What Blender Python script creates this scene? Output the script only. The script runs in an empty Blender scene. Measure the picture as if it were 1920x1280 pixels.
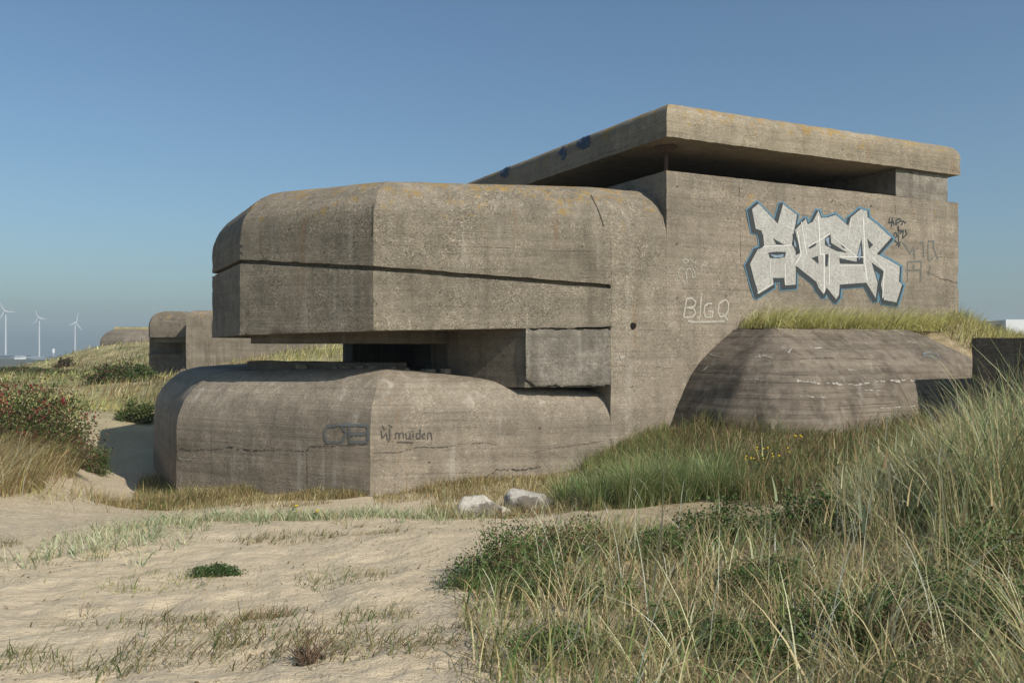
import bpy, bmesh, math, random
import numpy as np
from mathutils import Vector, noise as mnoise
from mathutils.bvhtree import BVHTree
from mathutils.geometry import tessellate_polygon

SC = bpy.context.scene
COL = SC.collection
R = math.radians
rng = np.random.default_rng(7)
random.seed(7)

# ------------------------------------------------------------------ camera
F, CX, HY = 1655.0, 960.0, 645.0           # focal length / centre / horizon of the photograph, in its pixels
cam = bpy.data.cameras.new('camera')
cam.sensor_width = 36.0
cam.lens = 36.0 * F / 1920.0
cam.shift_y = (HY - 640.0) / 1920.0
cam.clip_start, cam.clip_end = 0.1, 20000
camo = bpy.data.objects.new('camera', cam)
COL.objects.link(camo)
camo.location = (0, 0, 0)
camo.rotation_euler = (R(90), 0, 0)
SC.camera = camo

# ------------------------------------------------------------------ light
SUN_PHI, SUN_EL = R(42), R(38)             # to the right and behind the camera
sdir = Vector((math.cos(SUN_PHI) * math.cos(SUN_EL), -math.sin(SUN_PHI) * math.cos(SUN_EL), math.sin(SUN_EL)))
sun = bpy.data.lights.new('sun', 'SUN')
sun.energy, sun.angle, sun.color = 4.3, R(0.53), (1.0, 0.93, 0.83)
suno = bpy.data.objects.new('sun', sun)
COL.objects.link(suno)
suno.rotation_euler = sdir.to_track_quat('Z', 'Y').to_euler()
suno.location = (20, -20, 30)

world = bpy.data.worlds.new('World')
SC.world = world
world.use_nodes = True
wn = world.node_tree
wn.nodes.clear()
sky = wn.nodes.new('ShaderNodeTexSky')
sky.sky_type = 'NISHITA'
sky.sun_disc = False
sky.sun_elevation = SUN_EL
sky.sun_rotation = math.atan2(sdir.x, sdir.y)
sky.altitude, sky.air_density, sky.dust_density, sky.ozone_density = 0, 1.0, 2.0, 1.0
wbg = wn.nodes.new('ShaderNodeBackground')
wbg.inputs['Strength'].default_value = 0.093
wout = wn.nodes.new('ShaderNodeOutputWorld')
wtint = wn.nodes.new('ShaderNodeMix')
wtint.data_type, wtint.blend_type = 'RGBA', 'MULTIPLY'
wtint.inputs[0].default_value = 1.0
wtint.inputs[7].default_value = (.76, .945, 1.04, 1)          # the camera's cool white balance
wn.links.new(sky.outputs[0], wtint.inputs[6])
wn.links.new(wtint.outputs[2], wbg.inputs[0])
wn.links.new(wbg.outputs[0], wout.inputs[0])

SC.view_settings.view_transform = 'Standard'
SC.view_settings.look = 'None'
SC.view_settings.exposure = 0.15
SC.view_settings.gamma = 1.0
SC.render.engine = 'CYCLES'
SC.cycles.max_bounces = 6
SC.cycles.diffuse_bounces = 3
SC.cycles.transparent_max_bounces = 4
SC.cycles.use_denoising = True


# ------------------------------------------------------------------ helpers
def P(px, py, Y):
    """the point that stands at depth Y on the sight line of a photograph pixel"""
    return np.array([(px - CX) / F * Y, Y, (HY - py) / F * Y])


def tag(o, label=None, cat=None, group=None, kind=None):
    if label: o['label'] = label
    if cat: o['category'] = cat
    if group: o['group'] = group
    if kind: o['kind'] = kind
    return o


def empty(name, loc, label, cat, group=None):
    o = bpy.data.objects.new(name, None)
    COL.objects.link(o)
    o.location = loc
    o.empty_display_size = 0.3
    return tag(o, label, cat, group)


def link(name, me, mat, parent=None):
    o = bpy.data.objects.new(name, me)
    COL.objects.link(o)
    if mat is not None and not me.materials:
        me.materials.append(mat)
    if parent is not None:
        o.parent = parent
        bpy.context.view_layer.update()
        o.matrix_parent_inverse = parent.matrix_world.inverted()
    return o


def hash2(ix, iy, seed):
    ix = ix.astype(np.int64); iy = iy.astype(np.int64)
    h = (ix * 374761393 + iy * 668265263 + seed * 1442695041) & 0xFFFFFFFF
    h = ((h ^ (h >> 13)) * 1274126177) & 0xFFFFFFFF
    h = (h ^ (h >> 16)) & 0xFFFFFFFF
    return h / 4294967295.0


def vnoise(x, y, seed=0):
    """value noise, -1..1, for arrays"""
    x = np.asarray(x, float); y = np.asarray(y, float)
    ix, iy = np.floor(x), np.floor(y)
    fx, fy = x - ix, y - iy
    fx = fx * fx * (3 - 2 * fx); fy = fy * fy * (3 - 2 * fy)
    a = hash2(ix, iy, seed); b = hash2(ix + 1, iy, seed)
    c = hash2(ix, iy + 1, seed); d = hash2(ix + 1, iy + 1, seed)
    return 2 * (a + (b - a) * fx + (c - a) * fy + (a - b - c + d) * fx * fy) - 1


def fbm(x, y, seed=0, o=3):
    s, a, t = 0, 1.0, 0
    for k in range(o):
        s = s + a * vnoise(x * 2 ** k, y * 2 ** k, seed + k); t += a; a *= .5
    return s / t


class MB:
    """collects grids and polygons, links them as one mesh"""
    def __init__(s):
        s.v, s.f, s.n = [], [], 0

    def grid(s, G):
        G = np.asarray(G, float)
        n, m = G.shape[:2]
        s.v.append(G.reshape(-1, 3))
        i = np.arange(n * m).reshape(n, m) + s.n
        s.f += np.stack([i[:-1, :-1], i[1:, :-1], i[1:, 1:], i[:-1, 1:]], -1).reshape(-1, 4).tolist()
        s.n += n * m

    def quad(s, a, b, c, d, res=0.25):
        a, b, c, d = [np.asarray(q, float) for q in (a, b, c, d)]
        n = max(1, int(math.ceil(max(np.linalg.norm(b - a), np.linalg.norm(c - d)) / res)))
        m = max(1, int(math.ceil(max(np.linalg.norm(d - a), np.linalg.norm(c - b)) / res)))
        u = np.linspace(0, 1, n + 1)[:, None, None]; v = np.linspace(0, 1, m + 1)[None, :, None]
        s.grid((1 - u) * (1 - v) * a + u * (1 - v) * b + u * v * c + (1 - u) * v * d)

    def poly(s, pts):
        pts = [Vector(p) for p in pts]
        s.v.append(np.array([tuple(p) for p in pts]))
        for t in tessellate_polygon([pts]):
            s.f.append([s.n + k for k in t])
        s.n += len(pts)

    def fan(s, pts, c):
        s.v.append(np.array([tuple(p) for p in pts] + [tuple(c)]))
        k = len(pts)
        for i in range(k):
            s.f.append([s.n + i, s.n + (i + 1) % k, s.n + k])
        s.n += k + 1

    def loft(s, profs, res=0.25):
        """profs: one list of 3-D points per plan vertex, all of one length"""
        for A, B in zip(profs[:-1], profs[1:]):
            for k in range(len(A) - 1):
                s.quad(A[k], B[k], B[k + 1], A[k + 1], res)

    def prism(s, plan, z0, z1, res=0.3, cap=True):
        n = len(plan)
        for i in range(n):
            a, b = plan[i], plan[(i + 1) % n]
            s.quad((a[0], a[1], z0), (b[0], b[1], z0), (b[0], b[1], z1), (a[0], a[1], z1), res)
        if cap:
            s.poly([(p[0], p[1], z1) for p in plan])
            s.poly([(p[0], p[1], z0) for p in plan])

    def box(s, c, sx, sy, sz, rz=0, res=5):
        ca, sa = math.cos(rz), math.sin(rz)
        pl = [(c[0] + ca * x - sa * y, c[1] + sa * x + ca * y) for x, y in
              ((-sx / 2, -sy / 2), (sx / 2, -sy / 2), (sx / 2, sy / 2), (-sx / 2, sy / 2))]
        s.prism(pl, c[2], c[2] + sz, res)

    def tube(s, a, b, r0, r1, n=10, cap=True):
        a, b = Vector(a), Vector(b)
        d = (b - a).normalized()
        e = d.orthogonal().normalized(); g = d.cross(e)
        ra = [a + (e * math.cos(t) + g * math.sin(t)) * r0 for t in np.linspace(0, 2 * math.pi, n + 1)]
        rb = [b + (e * math.cos(t) + g * math.sin(t)) * r1 for t in np.linspace(0, 2 * math.pi, n + 1)]
        s.grid(np.array([[tuple(p) for p in ra], [tuple(p) for p in rb]]))
        if cap:
            s.fan(ra[:-1], a); s.fan(rb[:-1], b)

    def build(s, name, mat, parent=None, jitter=0.0, merge=True, sharp=14, freq=2.2, smooth=True, chip=0):
        me = bpy.data.meshes.new(name)
        V = np.concatenate(s.v)
        me.from_pydata(V.tolist(), [], s.f)
        if merge:
            bm = bmesh.new(); bm.from_mesh(me)
            bmesh.ops.remove_doubles(bm, verts=bm.verts, dist=0.0008)
            bmesh.ops.recalc_face_normals(bm, faces=bm.faces)
            if chip:
                mv = {}
                for e in bm.edges:
                    if len(e.link_faces) == 2 and e.calc_face_angle(0) > R(24):
                        nn0 = (e.link_faces[0].normal + e.link_faces[1].normal).normalized()
                        for v in e.verts: mv.setdefault(v, nn0)
                for v, nn0 in mv.items():
                    k_ = mnoise.noise(v.co * 2.1) * .7 + mnoise.noise(v.co * 6.3) * .8 - .12
                    if k_ > 0: v.co -= nn0 * min(k_, .8) * chip
                    v.co += mnoise.noise_vector(v.co * 9) * chip * .12
            if jitter:
                for v in bm.verts:
                    p = v.co * freq
                    d = mnoise.noise_vector(p) + 0.45 * mnoise.noise_vector(p * 3.7)
                    v.co += d * jitter
            bm.to_mesh(me); bm.free()
        if smooth:
            me.polygons.foreach_set('use_smooth', [True] * len(me.polygons))
            me.set_sharp_from_angle(angle=R(sharp))
        me.update()
        return link(name, me, mat, parent)


# ------------------------------------------------------------------ node materials
class NM:
    def __init__(s, name):
        s.m = bpy.data.materials.new(name)
        s.m.use_nodes = True
        s.t = s.m.node_tree
        s.t.nodes.clear()
        s.out = s.t.nodes.new('ShaderNodeOutputMaterial')
        s.obj = None

    def n(s, kind, **kw):
        nd = s.t.nodes.new('ShaderNode' + kind)
        for k, v in kw.items():
            if k.startswith('i_'):
                key = k[2:]
                nd.inputs[int(key) if key.isdigit() else key.replace('_', ' ')].default_value = v
            else:
                setattr(nd, k, v)
        return nd

    def l(s, a, b):
        s.t.links.new(a, b); return b.node

    def coord(s, scale=(1, 1, 1), loc=(0, 0, 0)):
        if s.obj is None:
            s.obj = s.n('TexCoord')
        mp = s.n('Mapping')
        mp.inputs['Scale'].default_value = scale
        mp.inputs['Location'].default_value = loc
        s.l(s.obj.outputs['Object'], mp.inputs['Vector'])
        return mp.outputs[0]

    def noise(s, scale=1, detail=4, rough=.55, stretch=(1, 1, 1), loc=(0, 0, 0)):
        nd = s.n('TexNoise', i_Scale=scale, i_Detail=detail, i_Roughness=rough)
        s.l(s.coord(stretch, loc), nd.inputs['Vector'])
        return nd.outputs['Fac']

    def ramp(s, fac, stops):
        nd = s.n('ValToRGB')
        e = nd.color_ramp.elements
        while len(e) < len(stops): e.new(0.5)
        for k, (p, c) in enumerate(stops):
            e[k].position = p
            e[k].color = (c, c, c, 1) if not hasattr(c, '__len__') else (*c, 1)
        s.l(fac, nd.inputs[0])
        return nd.outputs[0]

    def mix(s, fac, a, b, mode='MIX'):
        nd = s.n('Mix', data_type='RGBA', blend_type=mode)
        for val, idx in ((fac, 0), (a, 6), (b, 7)):
            if hasattr(val, 'node'): s.l(val, nd.inputs[idx])
            elif hasattr(val, '__len__'): nd.inputs[idx].default_value = (*val, 1)
            else: nd.inputs[idx].default_value = val
        return nd.outputs[2]

    def math(s, op, a, b=0.0, clamp=False):
        nd = s.n('Math', operation=op, use_clamp=clamp)
        for val, idx in ((a, 0), (b, 1)):
            if hasattr(val, 'node'): s.l(val, nd.inputs[idx])
            else: nd.inputs[idx].default_value = val
        return nd.outputs[0]

    def finish(s, color, rough=.9, bump=None, strength=.5, dist=.02, spec=.2):
        b = s.n('BsdfPrincipled')
        if hasattr(color, 'node'): s.l(color, b.inputs['Base Color'])
        else: b.inputs['Base Color'].default_value = (*color, 1)
        b.inputs['Roughness'].default_value = rough
        b.inputs['Specular IOR Level'].default_value = spec
        if bump is not None:
            bp = s.n('Bump', i_Strength=strength, i_Distance=dist)
            s.l(bump, bp.inputs['Height'])
            s.l(bp.outputs[0], b.inputs['Normal'])
        s.l(b.outputs[0], s.out.inputs['Surface'])
        return s.m


def plain(name, c, rough=.7, var=.15, scale=8):
    m = NM(name)
    f = m.noise(scale, 3)
    d = [x * (1 - var) for x in c]; l = [min(1, x * (1 + var)) for x in c]
    return m.finish(m.ramp(f, [(.3, d), (.7, l)]), rough)


def concrete(name, dark, light, speckle=.5, boards=.5, stain=.5, lichen=None, joints=True, gravel=34, white=.2):
    """weathered board-marked concrete: aggregate, boards, runs, joints, lichen"""
    m = NM(name)
    big = m.noise(.55, 5, .6)
    mid = m.noise(3.2, 5, .65, loc=(3, 1, 7))
    base = m.mix(m.math('MULTIPLY_ADD', big, .6) if False else big, dark, light)
    base = m.mix(.55, base, m.ramp(mid, [(.3, dark), (.72, light)]))
    # aggregate of pebbles
    vo = m.n('TexVoronoi', i_Scale=gravel)
    m.l(m.coord(), vo.inputs['Vector'])
    sep = m.n('SeparateColor'); m.l(vo.outputs['Color'], sep.inputs[0])
    peb = m.ramp(sep.outputs[0], [(0.0, .34), (.25, .76), (.70, 1.0), (.94, 1.25), (1.0, 1.9)])
    patch = m.ramp(m.noise(.8, 4, .6, loc=(9, 4, 2)), [(.36, .35), (.62, 1.0)])
    spk = m.math('MULTIPLY', patch, speckle)
    base = m.mix(spk, base, m.mix(1.0, base, peb, 'MULTIPLY'))
    # separate pours, each of its own tone
    pour = m.noise(1.0, 2, .5, stretch=(.10, .10, 1.5), loc=(8, 3, 11))
    base = m.mix(.55, base, m.mix(1.0, base, m.ramp(pour, [(.36, .74), (.48, .97), (.52, 1.05), (.66, 1.2)]), 'MULTIPLY'))
    blot = m.noise(1.15, 5, .7, loc=(17, 5, 9))
    base = m.mix(m.math('MULTIPLY', m.ramp(blot, [(.50, 0.0), (.60, .55)]), stain + .25, True), base, [c * .62 for c in dark])
    # horizontal boards
    bands = m.noise(1.0, 3, .7, stretch=(.22, .22, 9.0))
    base = m.mix(boards, base, m.mix(1.0, base, m.ramp(bands, [(.32, .66), (.5, 1.0), (.7, 1.18)]), 'MULTIPLY'))
    geo = m.n('SeparateXYZ'); m.l(m.coord(), geo.inputs[0])
    z = geo.outputs['Z']
    zf = m.math('FRACT', m.math('MULTIPLY', m.math('ADD', z, m.math('MULTIPLY', m.noise(2, 2), .03)), 1 / .17))
    line = m.math('LESS_THAN', zf, .07)
    lm = m.math('MULTIPLY', line, m.ramp(m.noise(1.3, 4, .6, stretch=(1, 1, 3), loc=(1, 8, 3)), [(.5, 0.0), (.66, 1.0)]))
    lm = m.math('MULTIPLY', lm, boards)
    base = m.mix(lm, base, [c * .45 for c in dark])
    # vertical runs of damp and lime
    runs = m.noise(1.0, 4, .6, stretch=(3.2, 3.2, .28), loc=(5, 2, 0))
    base = m.mix(m.math('MULTIPLY', m.ramp(runs, [(.5, 0.0), (.72, 1.0)]), stain), base, [c * .5 for c in dark])
    runw = m.noise(1.0, 4, .6, stretch=(4.2, 4.2, .35), loc=(15, 22, 4))
    base = m.mix(m.math('MULTIPLY', m.ramp(runw, [(.58, 0.0), (.8, 1.0)]), white), base, (.52, .49, .43))
    rust = m.noise(1.0, 4, .6, stretch=(2.6, 2.6, .22), loc=(33, 12, 2))
    base = m.mix(m.ramp(rust, [(.64, 0.0), (.76, .45)]), base, (.20, .115, .055))
    # little pits
    pit = m.n('TexVoronoi', i_Scale=3.3); m.l(m.coord(loc=(2, 2, 2)), pit.inputs['Vector'])
    pm = m.math('LESS_THAN', m.math('ADD', pit.outputs['Distance'], m.math('MULTIPLY', m.noise(9, 2), .1)), .098)
    base = m.mix(m.math('MULTIPLY', pm, .85), base, (.035, .03, .025))
    if lichen:
        z0, z1, amt = lichen
        zr = m.n('MapRange', i_1=z0, i_2=z1, i_3=0.0, i_4=1.0); m.l(z, zr.inputs[0])
        nf = m.noise(2.6, 6, .72, loc=(31, 2, 8))
        th = m.math('ADD', nf, m.math('MULTIPLY', zr.outputs[0], amt))
        base = m.mix(m.ramp(th, [(.69, 0.0), (.75, .75)]), base, (.30, .20, .065))
        nf2 = m.noise(6.5, 5, .7, loc=(3, 22, 18))
        th2 = m.math('ADD', nf2, m.math('MULTIPLY', zr.outputs[0], amt * .8))
        base = m.mix(m.ramp(th2, [(.74, 0.0), (.78, .9)]), base, (.42, .22, .045))
    h = m.math('ADD', m.math('MULTIPLY', sep.outputs[0], .35 * speckle + .08), m.math('MULTIPLY', bands, .8))
    h = m.math('ADD', h, m.math('MULTIPLY', mid, .7))
    h = m.math('SUBTRACT', h, m.math('MULTIPLY', lm, 1.2))
    h = m.math('SUBTRACT', h, m.math('MULTIPLY', pm, 1.5))
    return m.finish(base, .93, h, .75, .022, .12)


CONC = concrete('concrete_wall', (.205, .172, .131), (.335, .287, .222), speckle=.6, boards=.42, stain=.32, lichen=(3.0, 4.4, .10))
CONC_VIS = concrete('concrete_visor', (.19, .162, .122), (.325, .280, .212), speckle=1.0, boards=.3, stain=.38, lichen=(2.2, 3.95, .195), gravel=40, white=.3)
CONC_LOW = concrete('concrete_base', (.22, .185, .140), (.355, .303, .234), speckle=.55, boards=.42, stain=.32, white=.5)
CONC_ANX = concrete('concrete_annex', (.118, .098, .076), (.24, .20, .155), speckle=.3, boards=1.0, stain=.6, white=.3)
CONC_SLAB = concrete('concrete_slab', (.215, .182, .130), (.345, .292, .215), speckle=.6, boards=.45, stain=.2, lichen=(4.9, 6.1, .24))
CONC_PALE = concrete('concrete_infill', (.17, .15, .12), (.335, .305, .255), speckle=.5, boards=.25, stain=.6, white=.35, gravel=24)
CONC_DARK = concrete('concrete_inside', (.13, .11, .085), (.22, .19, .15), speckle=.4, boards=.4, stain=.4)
CONC_BLOCK = concrete('concrete_block', (.15, .125, .095), (.25, .215, .165), speckle=.8, boards=.2, stain=.6)

# ------------------------------------------------------------------ plan of the bunker
DM = np.array([.890, .4556])               # along the long wall, to the right and away
NI = np.array([-.4556, .890])              # from the long wall into the building


def V2(*a): return np.array(a, float)
def rot(v, deg):
    c, s_ = math.cos(R(deg)), math.sin(R(deg))
    return np.array([c * v[0] - s_ * v[1], s_ * v[0] + c * v[1]])


E2 = V2(-3.095, 19.7)
DC = V2(.9877, .1564)
E3 = E2 + DC * 5.46
E4 = E3 + DM * 1.608
E5 = E3 + DM * 12.28
E1 = E2 + V2(-.891, .454) * 3.96
E0 = E1 + V2(-.454, .891) * 4.5
E0b = E0 + V2(.156, .988) * 3.96
E3b = E0b + V2(.707, .707) * 5.46
E4b = E3b + V2(.891, .454) * 1.6


def insets(plan, first=None, last=None):
    """unit-inset vectors (mitred) at each vertex of an open plan running with the inside on its right-hand side when going E4->E0"""
    n = len(plan)
    nor = []
    for a, b in zip(plan[:-1], plan[1:]):
        d = (b - a) / np.linalg.norm(b - a)
        nor.append(V2(d[1], -d[0]))
    out = []
    for i in range(n):
        if i == 0: out.append(nor[0] if first is None else first)
        elif i == n - 1: out.append(nor[-1] if last is None else last)
        else:
            b = nor[i - 1] + nor[i]; b = b / np.linalg.norm(b)
            out.append(b / max(.3, float(b @ nor[i])))
    return out


def prof(p, m, pts):
    return [np.array([p[0] + m[0] * d, p[1] + m[1] * d, z]) for d, z in pts]


def arc(d0, z0, rd, rz, n=12):
    return [(d0 + rd * (1 - math.cos(t)), z0 + rz * math.sin(t)) for t in np.linspace(0, math.pi / 2, n + 1)]


bunker = empty('bunker', (4, 26, -3.4), 'large grey concrete observation bunker with overhanging visor and silver graffiti on its long wall', 'bunker')

# --- visor: the heavy rounded block above the slit
UP = [E4, E3, E2, E1, E0, E0b, E3b, E4b]
MI = insets(UP)
BOT = [.40, .40, .298, .22, .185, .2, .3, .3]
SLOT = [1.34, 1.34, 1.69, 2.01, 2.0, 2.0, 1.6, 1.6]
AST, RV, TOP = 2.56, 1.33, 3.86
mb = MB()
ar = arc(0, AST, RV, TOP - AST)
full = []
for i in range(1, 7):
    b, s_ = BOT[i], SLOT[i]
    pts = [(.55, b), (0, b), (0, s_ - .05), (.16, s_ - .05), (.16, s_ + .05), (0, s_ + .05)] + ar
    full.append(prof(UP[i], MI[i], pts))
mb.loft(full, .10)
for i in (1, 6):
    s_ = SLOT[i]
    q = prof(UP[i], MI[i], [(0, s_ - .05), (.16, s_ - .05), (.16, s_ + .05), (0, s_ + .05)])
    mb.quad(*q, .10)
for a, b in ((0, 1), (6, 7)):
    mb.loft([prof(UP[k], MI[k], [(0, BOT[k]), (0, SLOT[k] - .05), (0, SLOT[k] + .05)] + ar) for k in (a, b)], .10)
mb.poly([prof(UP[i], MI[i], [(RV, TOP)])[0] for i in range(8)])
mb.fan([prof(UP[i], MI[i], [(.55, BOT[i])])[0] for i in range(1, 7)], (-3.5, 26, .28))
visor = mb.build('visor', CONC_VIS, bunker, jitter=.012, chip=.05)

# --- base block below the slit
L2 = E2.copy()
L1 = L2 + V2(-.891, .454) * 5.82
L0 = L1 + V2(-.454, .891) * 6.0
L0b = L0 + V2(.156, .988) * 5.98
L3b = L0b + V2(.707, .707) * 5.2
LO = [E3, L2, L1, L0, L0b, L3b]
ML = insets(LO)
LA = [(-1.86, .62, .70), (-2.0, 1.42, 1.44), (-2.12, 1.5, 1.43), (-2.12, 1.5, 1.43), (-2.1, 1.5, 1.43), (-2.0, 1.4, 1.3)]
mb = MB()
PO = [0, .2, .2, .2, .2, 0]
mb.loft([prof(p, m, [(-.010 - o, -5.0), (-.010 - o, -2.75), (-.006 - o, -2.72)] + arc(-o, *la)) for p, m, la, o in zip(LO, ML, LA, PO)], .11)
tops = [prof(p, m, [(la[1] - o, la[0] + la[2])])[0] for p, m, la, o in zip(LO, ML, LA, PO)]
mb.fan(tops, (-3.5, 27, -.68))
base = mb.build('base_block', CONC_LOW, bunker, jitter=.014, chip=.05)

# --- tower: the long plain wall that carries the roof slab
E5b = E5 + NI * 15
mb = MB()
f = lambda p, z: (p[0], p[1], z)
mb.quad(f(E3, -5), f(E4, -5), f(E4, .4), f(E3, .4), .12)
mb.quad(f(E4, -5), f(E5, -5), f(E5, .4), f(E4, .4), .12)
mb.quad(f(E4, .4), f(E5, .4), f(E5, 4.18), f(E4, 4.18), .12)
mb.quad(f(E5, -5), f(E5b, -5), f(E5b, .4), f(E5, .4), .12)
mb.quad(f(E5, .4), f(E5b, .4), f(E5b, 4.18), f(E5, 4.18), .12)
E4k = E4 + NI * 15
mb.quad(f(E4, .4), f(E4k, .4), f(E4k, 4.18), f(E4, 4.18), .12)
mb.quad(f(E3, -5), f(E3b, -5), f(E3b, .4), f(E3, .4), .6)
mb.poly([f(E4, 4.18), f(E5, 4.18), f(E5b, 4.18), f(E4k, 4.18)])
mb.quad(f(E3b, -5), f(E5b, -5), f(E5b, 4.0), f(E3b, 4.0), 1)
tower = mb.build('tower_wall', CONC, bunker, jitter=.010, chip=.05)

# --- pier in the slit, with a rough pale infill face
S1 = E2 + DC * 3.44
NC = V2(-.1564, .9877)
S2 = V2(-1.57, 21.64)
S3 = V2(-2.07, 22.5)
S4 = E3 + (E3b - E3) * .35
pin = .07
mb = MB()
mb.prism([S1 + NC * pin, E3 + NC * pin, E3 + NC * 2.2, S4, S3, S2], -1.0, .36, .2)
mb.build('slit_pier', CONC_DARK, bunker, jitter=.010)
mb = MB()
a, b = S1 + DC * .02, E3 - DC * .01
bl = []
nn = 26
for k in range(nn + 1):
    q = a + (b - a) * k / nn
    zt = .36 + .035 * mnoise.noise(Vector((k * .9, 0, 0))) - (.03 if k % 7 in (2, 3) else 0)
    zb = -.965 + .06 * mnoise.noise(Vector((k * .5, 3, 0))) + (.16 * max(0, 1 - k / 3.0))
    bl.append([f(q + NC * .10, zb), f(q + NC * .015, zb + .01), f(q, zb + .06), f(q, zb + (zt - zb) * .35), f(q, zb + (zt - zb) * .68), f(q, zt - .03), f(q + NC * .10, zt)])
mb.grid(np.array(bl))
mb.build('infill_panel', CONC_PALE, bunker, jitter=.016, freq=5)
# far pier that closes the slit on the other side
c0, c1 = E0b + V2(.707, .707) * 2.86, E3b
nb = V2(.707, -.707)
mb = MB(); mb.prism([c0, c1, c1 + nb * 1.6, c0 + nb * .6], -1.0, .3, .5)
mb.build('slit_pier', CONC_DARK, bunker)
# lintel and sill of the slit
mb = MB()
NBI = V2(.454, .891)
lpl = [S2 + NC * .05, E2 + MI[2] * 1.05, E1 + NBI * .28 + (E2 - E1) * .02]
lin = insets(lpl)
lp = lambda p, k, b: prof(p, k, [(0, b + .03), (0, 0.01), (.6, 0.01), (.6, b + .03)])
mb.loft([lp(p, k, .30) for p, k in zip(lpl, lin)], .3)
mb.quad(*lp(lpl[2], lin[2], .30))
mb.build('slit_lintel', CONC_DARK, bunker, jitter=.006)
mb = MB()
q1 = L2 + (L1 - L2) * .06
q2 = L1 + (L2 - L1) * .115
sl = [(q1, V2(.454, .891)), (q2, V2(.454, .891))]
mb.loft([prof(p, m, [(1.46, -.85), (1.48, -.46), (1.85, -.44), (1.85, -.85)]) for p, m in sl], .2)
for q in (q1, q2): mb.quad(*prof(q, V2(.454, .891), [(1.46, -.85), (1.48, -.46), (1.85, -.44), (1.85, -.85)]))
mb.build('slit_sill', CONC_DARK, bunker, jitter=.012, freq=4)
mb = MB()
for k in range(16):
    q = L2 + (L1 - L2) * random.uniform(-.02, .55) + V2(.454, .891) * random.uniform(1.25, 1.5)
    if k > 10: q = L2 + DC * random.uniform(.2, 2.2) + NC * random.uniform(1.2, 1.5)
    s_ = random.uniform(.04, .11)
    mb.box((q[0], q[1], -.62 if k <= 10 else -.7), s_ * 2.2, s_ * 1.4, s_, random.random() * 3)
mb.build('rubble', CONC_LOW, bunker, jitter=.02, freq=9)['kind'] = 'stuff'

# --- roof slab and what carries it
K0 = E4 - DM * .06 - NI * .08
K1 = E5 - NI * .08 - DM * .02
K2, K3 = K1 + NI * 13.6, K0 + NI * 13.6
SP = [K3, K0, K1, K2, K3]
mb = MB()
c_in = [DM + -NI * 1.0, DM + NI, -DM + NI, -DM - NI, DM - NI]
sp = [(.5, 4.97), (0, 4.98), (0, 5.50)] + arc(0, 5.50, .40, .38, 8)
mb.loft([prof(p, m, sp) for p, m in zip(SP, c_in)], .11)
mb.poly([prof(p, m, [(.40, 5.88)])[0] for p, m in zip(SP[:4], c_in)])
mb.poly([prof(p, m, [(.5, 4.97)])[0] for p, m in zip(SP[:4], c_in)])
slab = mb.build('roof_slab', CONC_SLAB, bunker, jitter=.011, chip=.05)
mb = MB()
pa, pb = E3 + DM * 9.67 + NI * .06, E3 + DM * 11.87 + NI * .06
mb.prism([pa, pb, pb + NI * 3.5, pa + NI * 3.5], 4.18, 4.975, .3)
mb.build('roof_pier', CONC_PALE, bunker, jitter=.008)
mb = MB()
ra, rb = E4 + DM * 4.6 + NI * 3.6, E5 - DM * .5 + NI * 3.6
rc, rd = E5 - DM * .5 + NI * 13, E4 + DM * 1.0 + NI * 13
mb.prism([E4 + DM * 1.2 + NI * 6.5, E4 + DM * 4.6 + NI * 6.5, ra, rb, rc, rd], 4.18, 4.972, .6)
mb.build('lookout_wall', CONC_DARK, bunker)
RUST = plain('rusty_steel', (.10, .065, .05), .8, .4, 20)
cp = E4 + DM * .55 + NI * .75
post = MB(); post.tube((cp[0], cp[1], 4.18), (cp[0], cp[1], 4.97), .045, .045, 12)
po = post.build('roof_post', RUST, bunker)
cap = MB(); cap.tube((cp[0], cp[1], 4.80), (cp[0], cp[1], 4.965), .09, .30, 16)
cap.build('post_head', RUST, po)

# --- rounded annex in front of the long wall
M0 = E3 + DM * 1.75
M1 = M0 - NI * 1.93
M2 = M1 + V2(.866, -.5) * .95
M2b = M2 + V2(.982, -.19) * .70
M2c = M2b + V2(.990, .14) * .70
M3 = M2c + DM * 6.9
M4 = M3 + NI * 3.2
AN = [M0 + NI * .02, M1, M2, M2b, M2c, M3, M4]
MA = []
d_ = [(b - a) / np.linalg.norm(b - a) for a, b in zip(AN[:-1], AN[1:])]
nn_ = [V2(-d[1], d[0]) for d in d_]
for i in range(7):
    if i == 0: MA.append(nn_[0])
    elif i == 6: MA.append(nn_[5])
    else:
        b = nn_[i - 1] + nn_[i]; b /= np.linalg.norm(b); MA.append(b / float(b @ nn_[i]))
mb = MB()
_pd = [0, .03, .07, .15, .25, .37, .5, .67, .85, 1]
_pz = [0, .075, .16, .30, .455, .595, .705, .815, .92, 1]
_tt = np.linspace(0, 1, 28)
_k = np.linspace(0, 1, 10)
bell = [(2.0 * float(np.interp(t, _k, _pd)), -1.95 + 2.33 * float(np.interp(t, _k, _pz))) for t in _tt]
for _ in range(3): bell = [bell[0]] + [tuple((np.array(bell[i - 1]) + 2 * np.array(bell[i]) + np.array(bell[i + 1])) / 4) for i in range(1, len(bell) - 1)] + [bell[-1]]
mb.loft([prof(p, m, [(.0, -5)] + bell) for p, m in zip(AN, MA)], .13)
an_top = [prof(p, m, [(2.0, .38)])[0] for p, m in zip(AN, MA)]
mb.poly(an_top)
annex = mb.build('annex', CONC_ANX, bunker, jitter=.022, freq=1.6, sharp=45)
_c = Vector((8.5, 24, -2))
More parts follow.
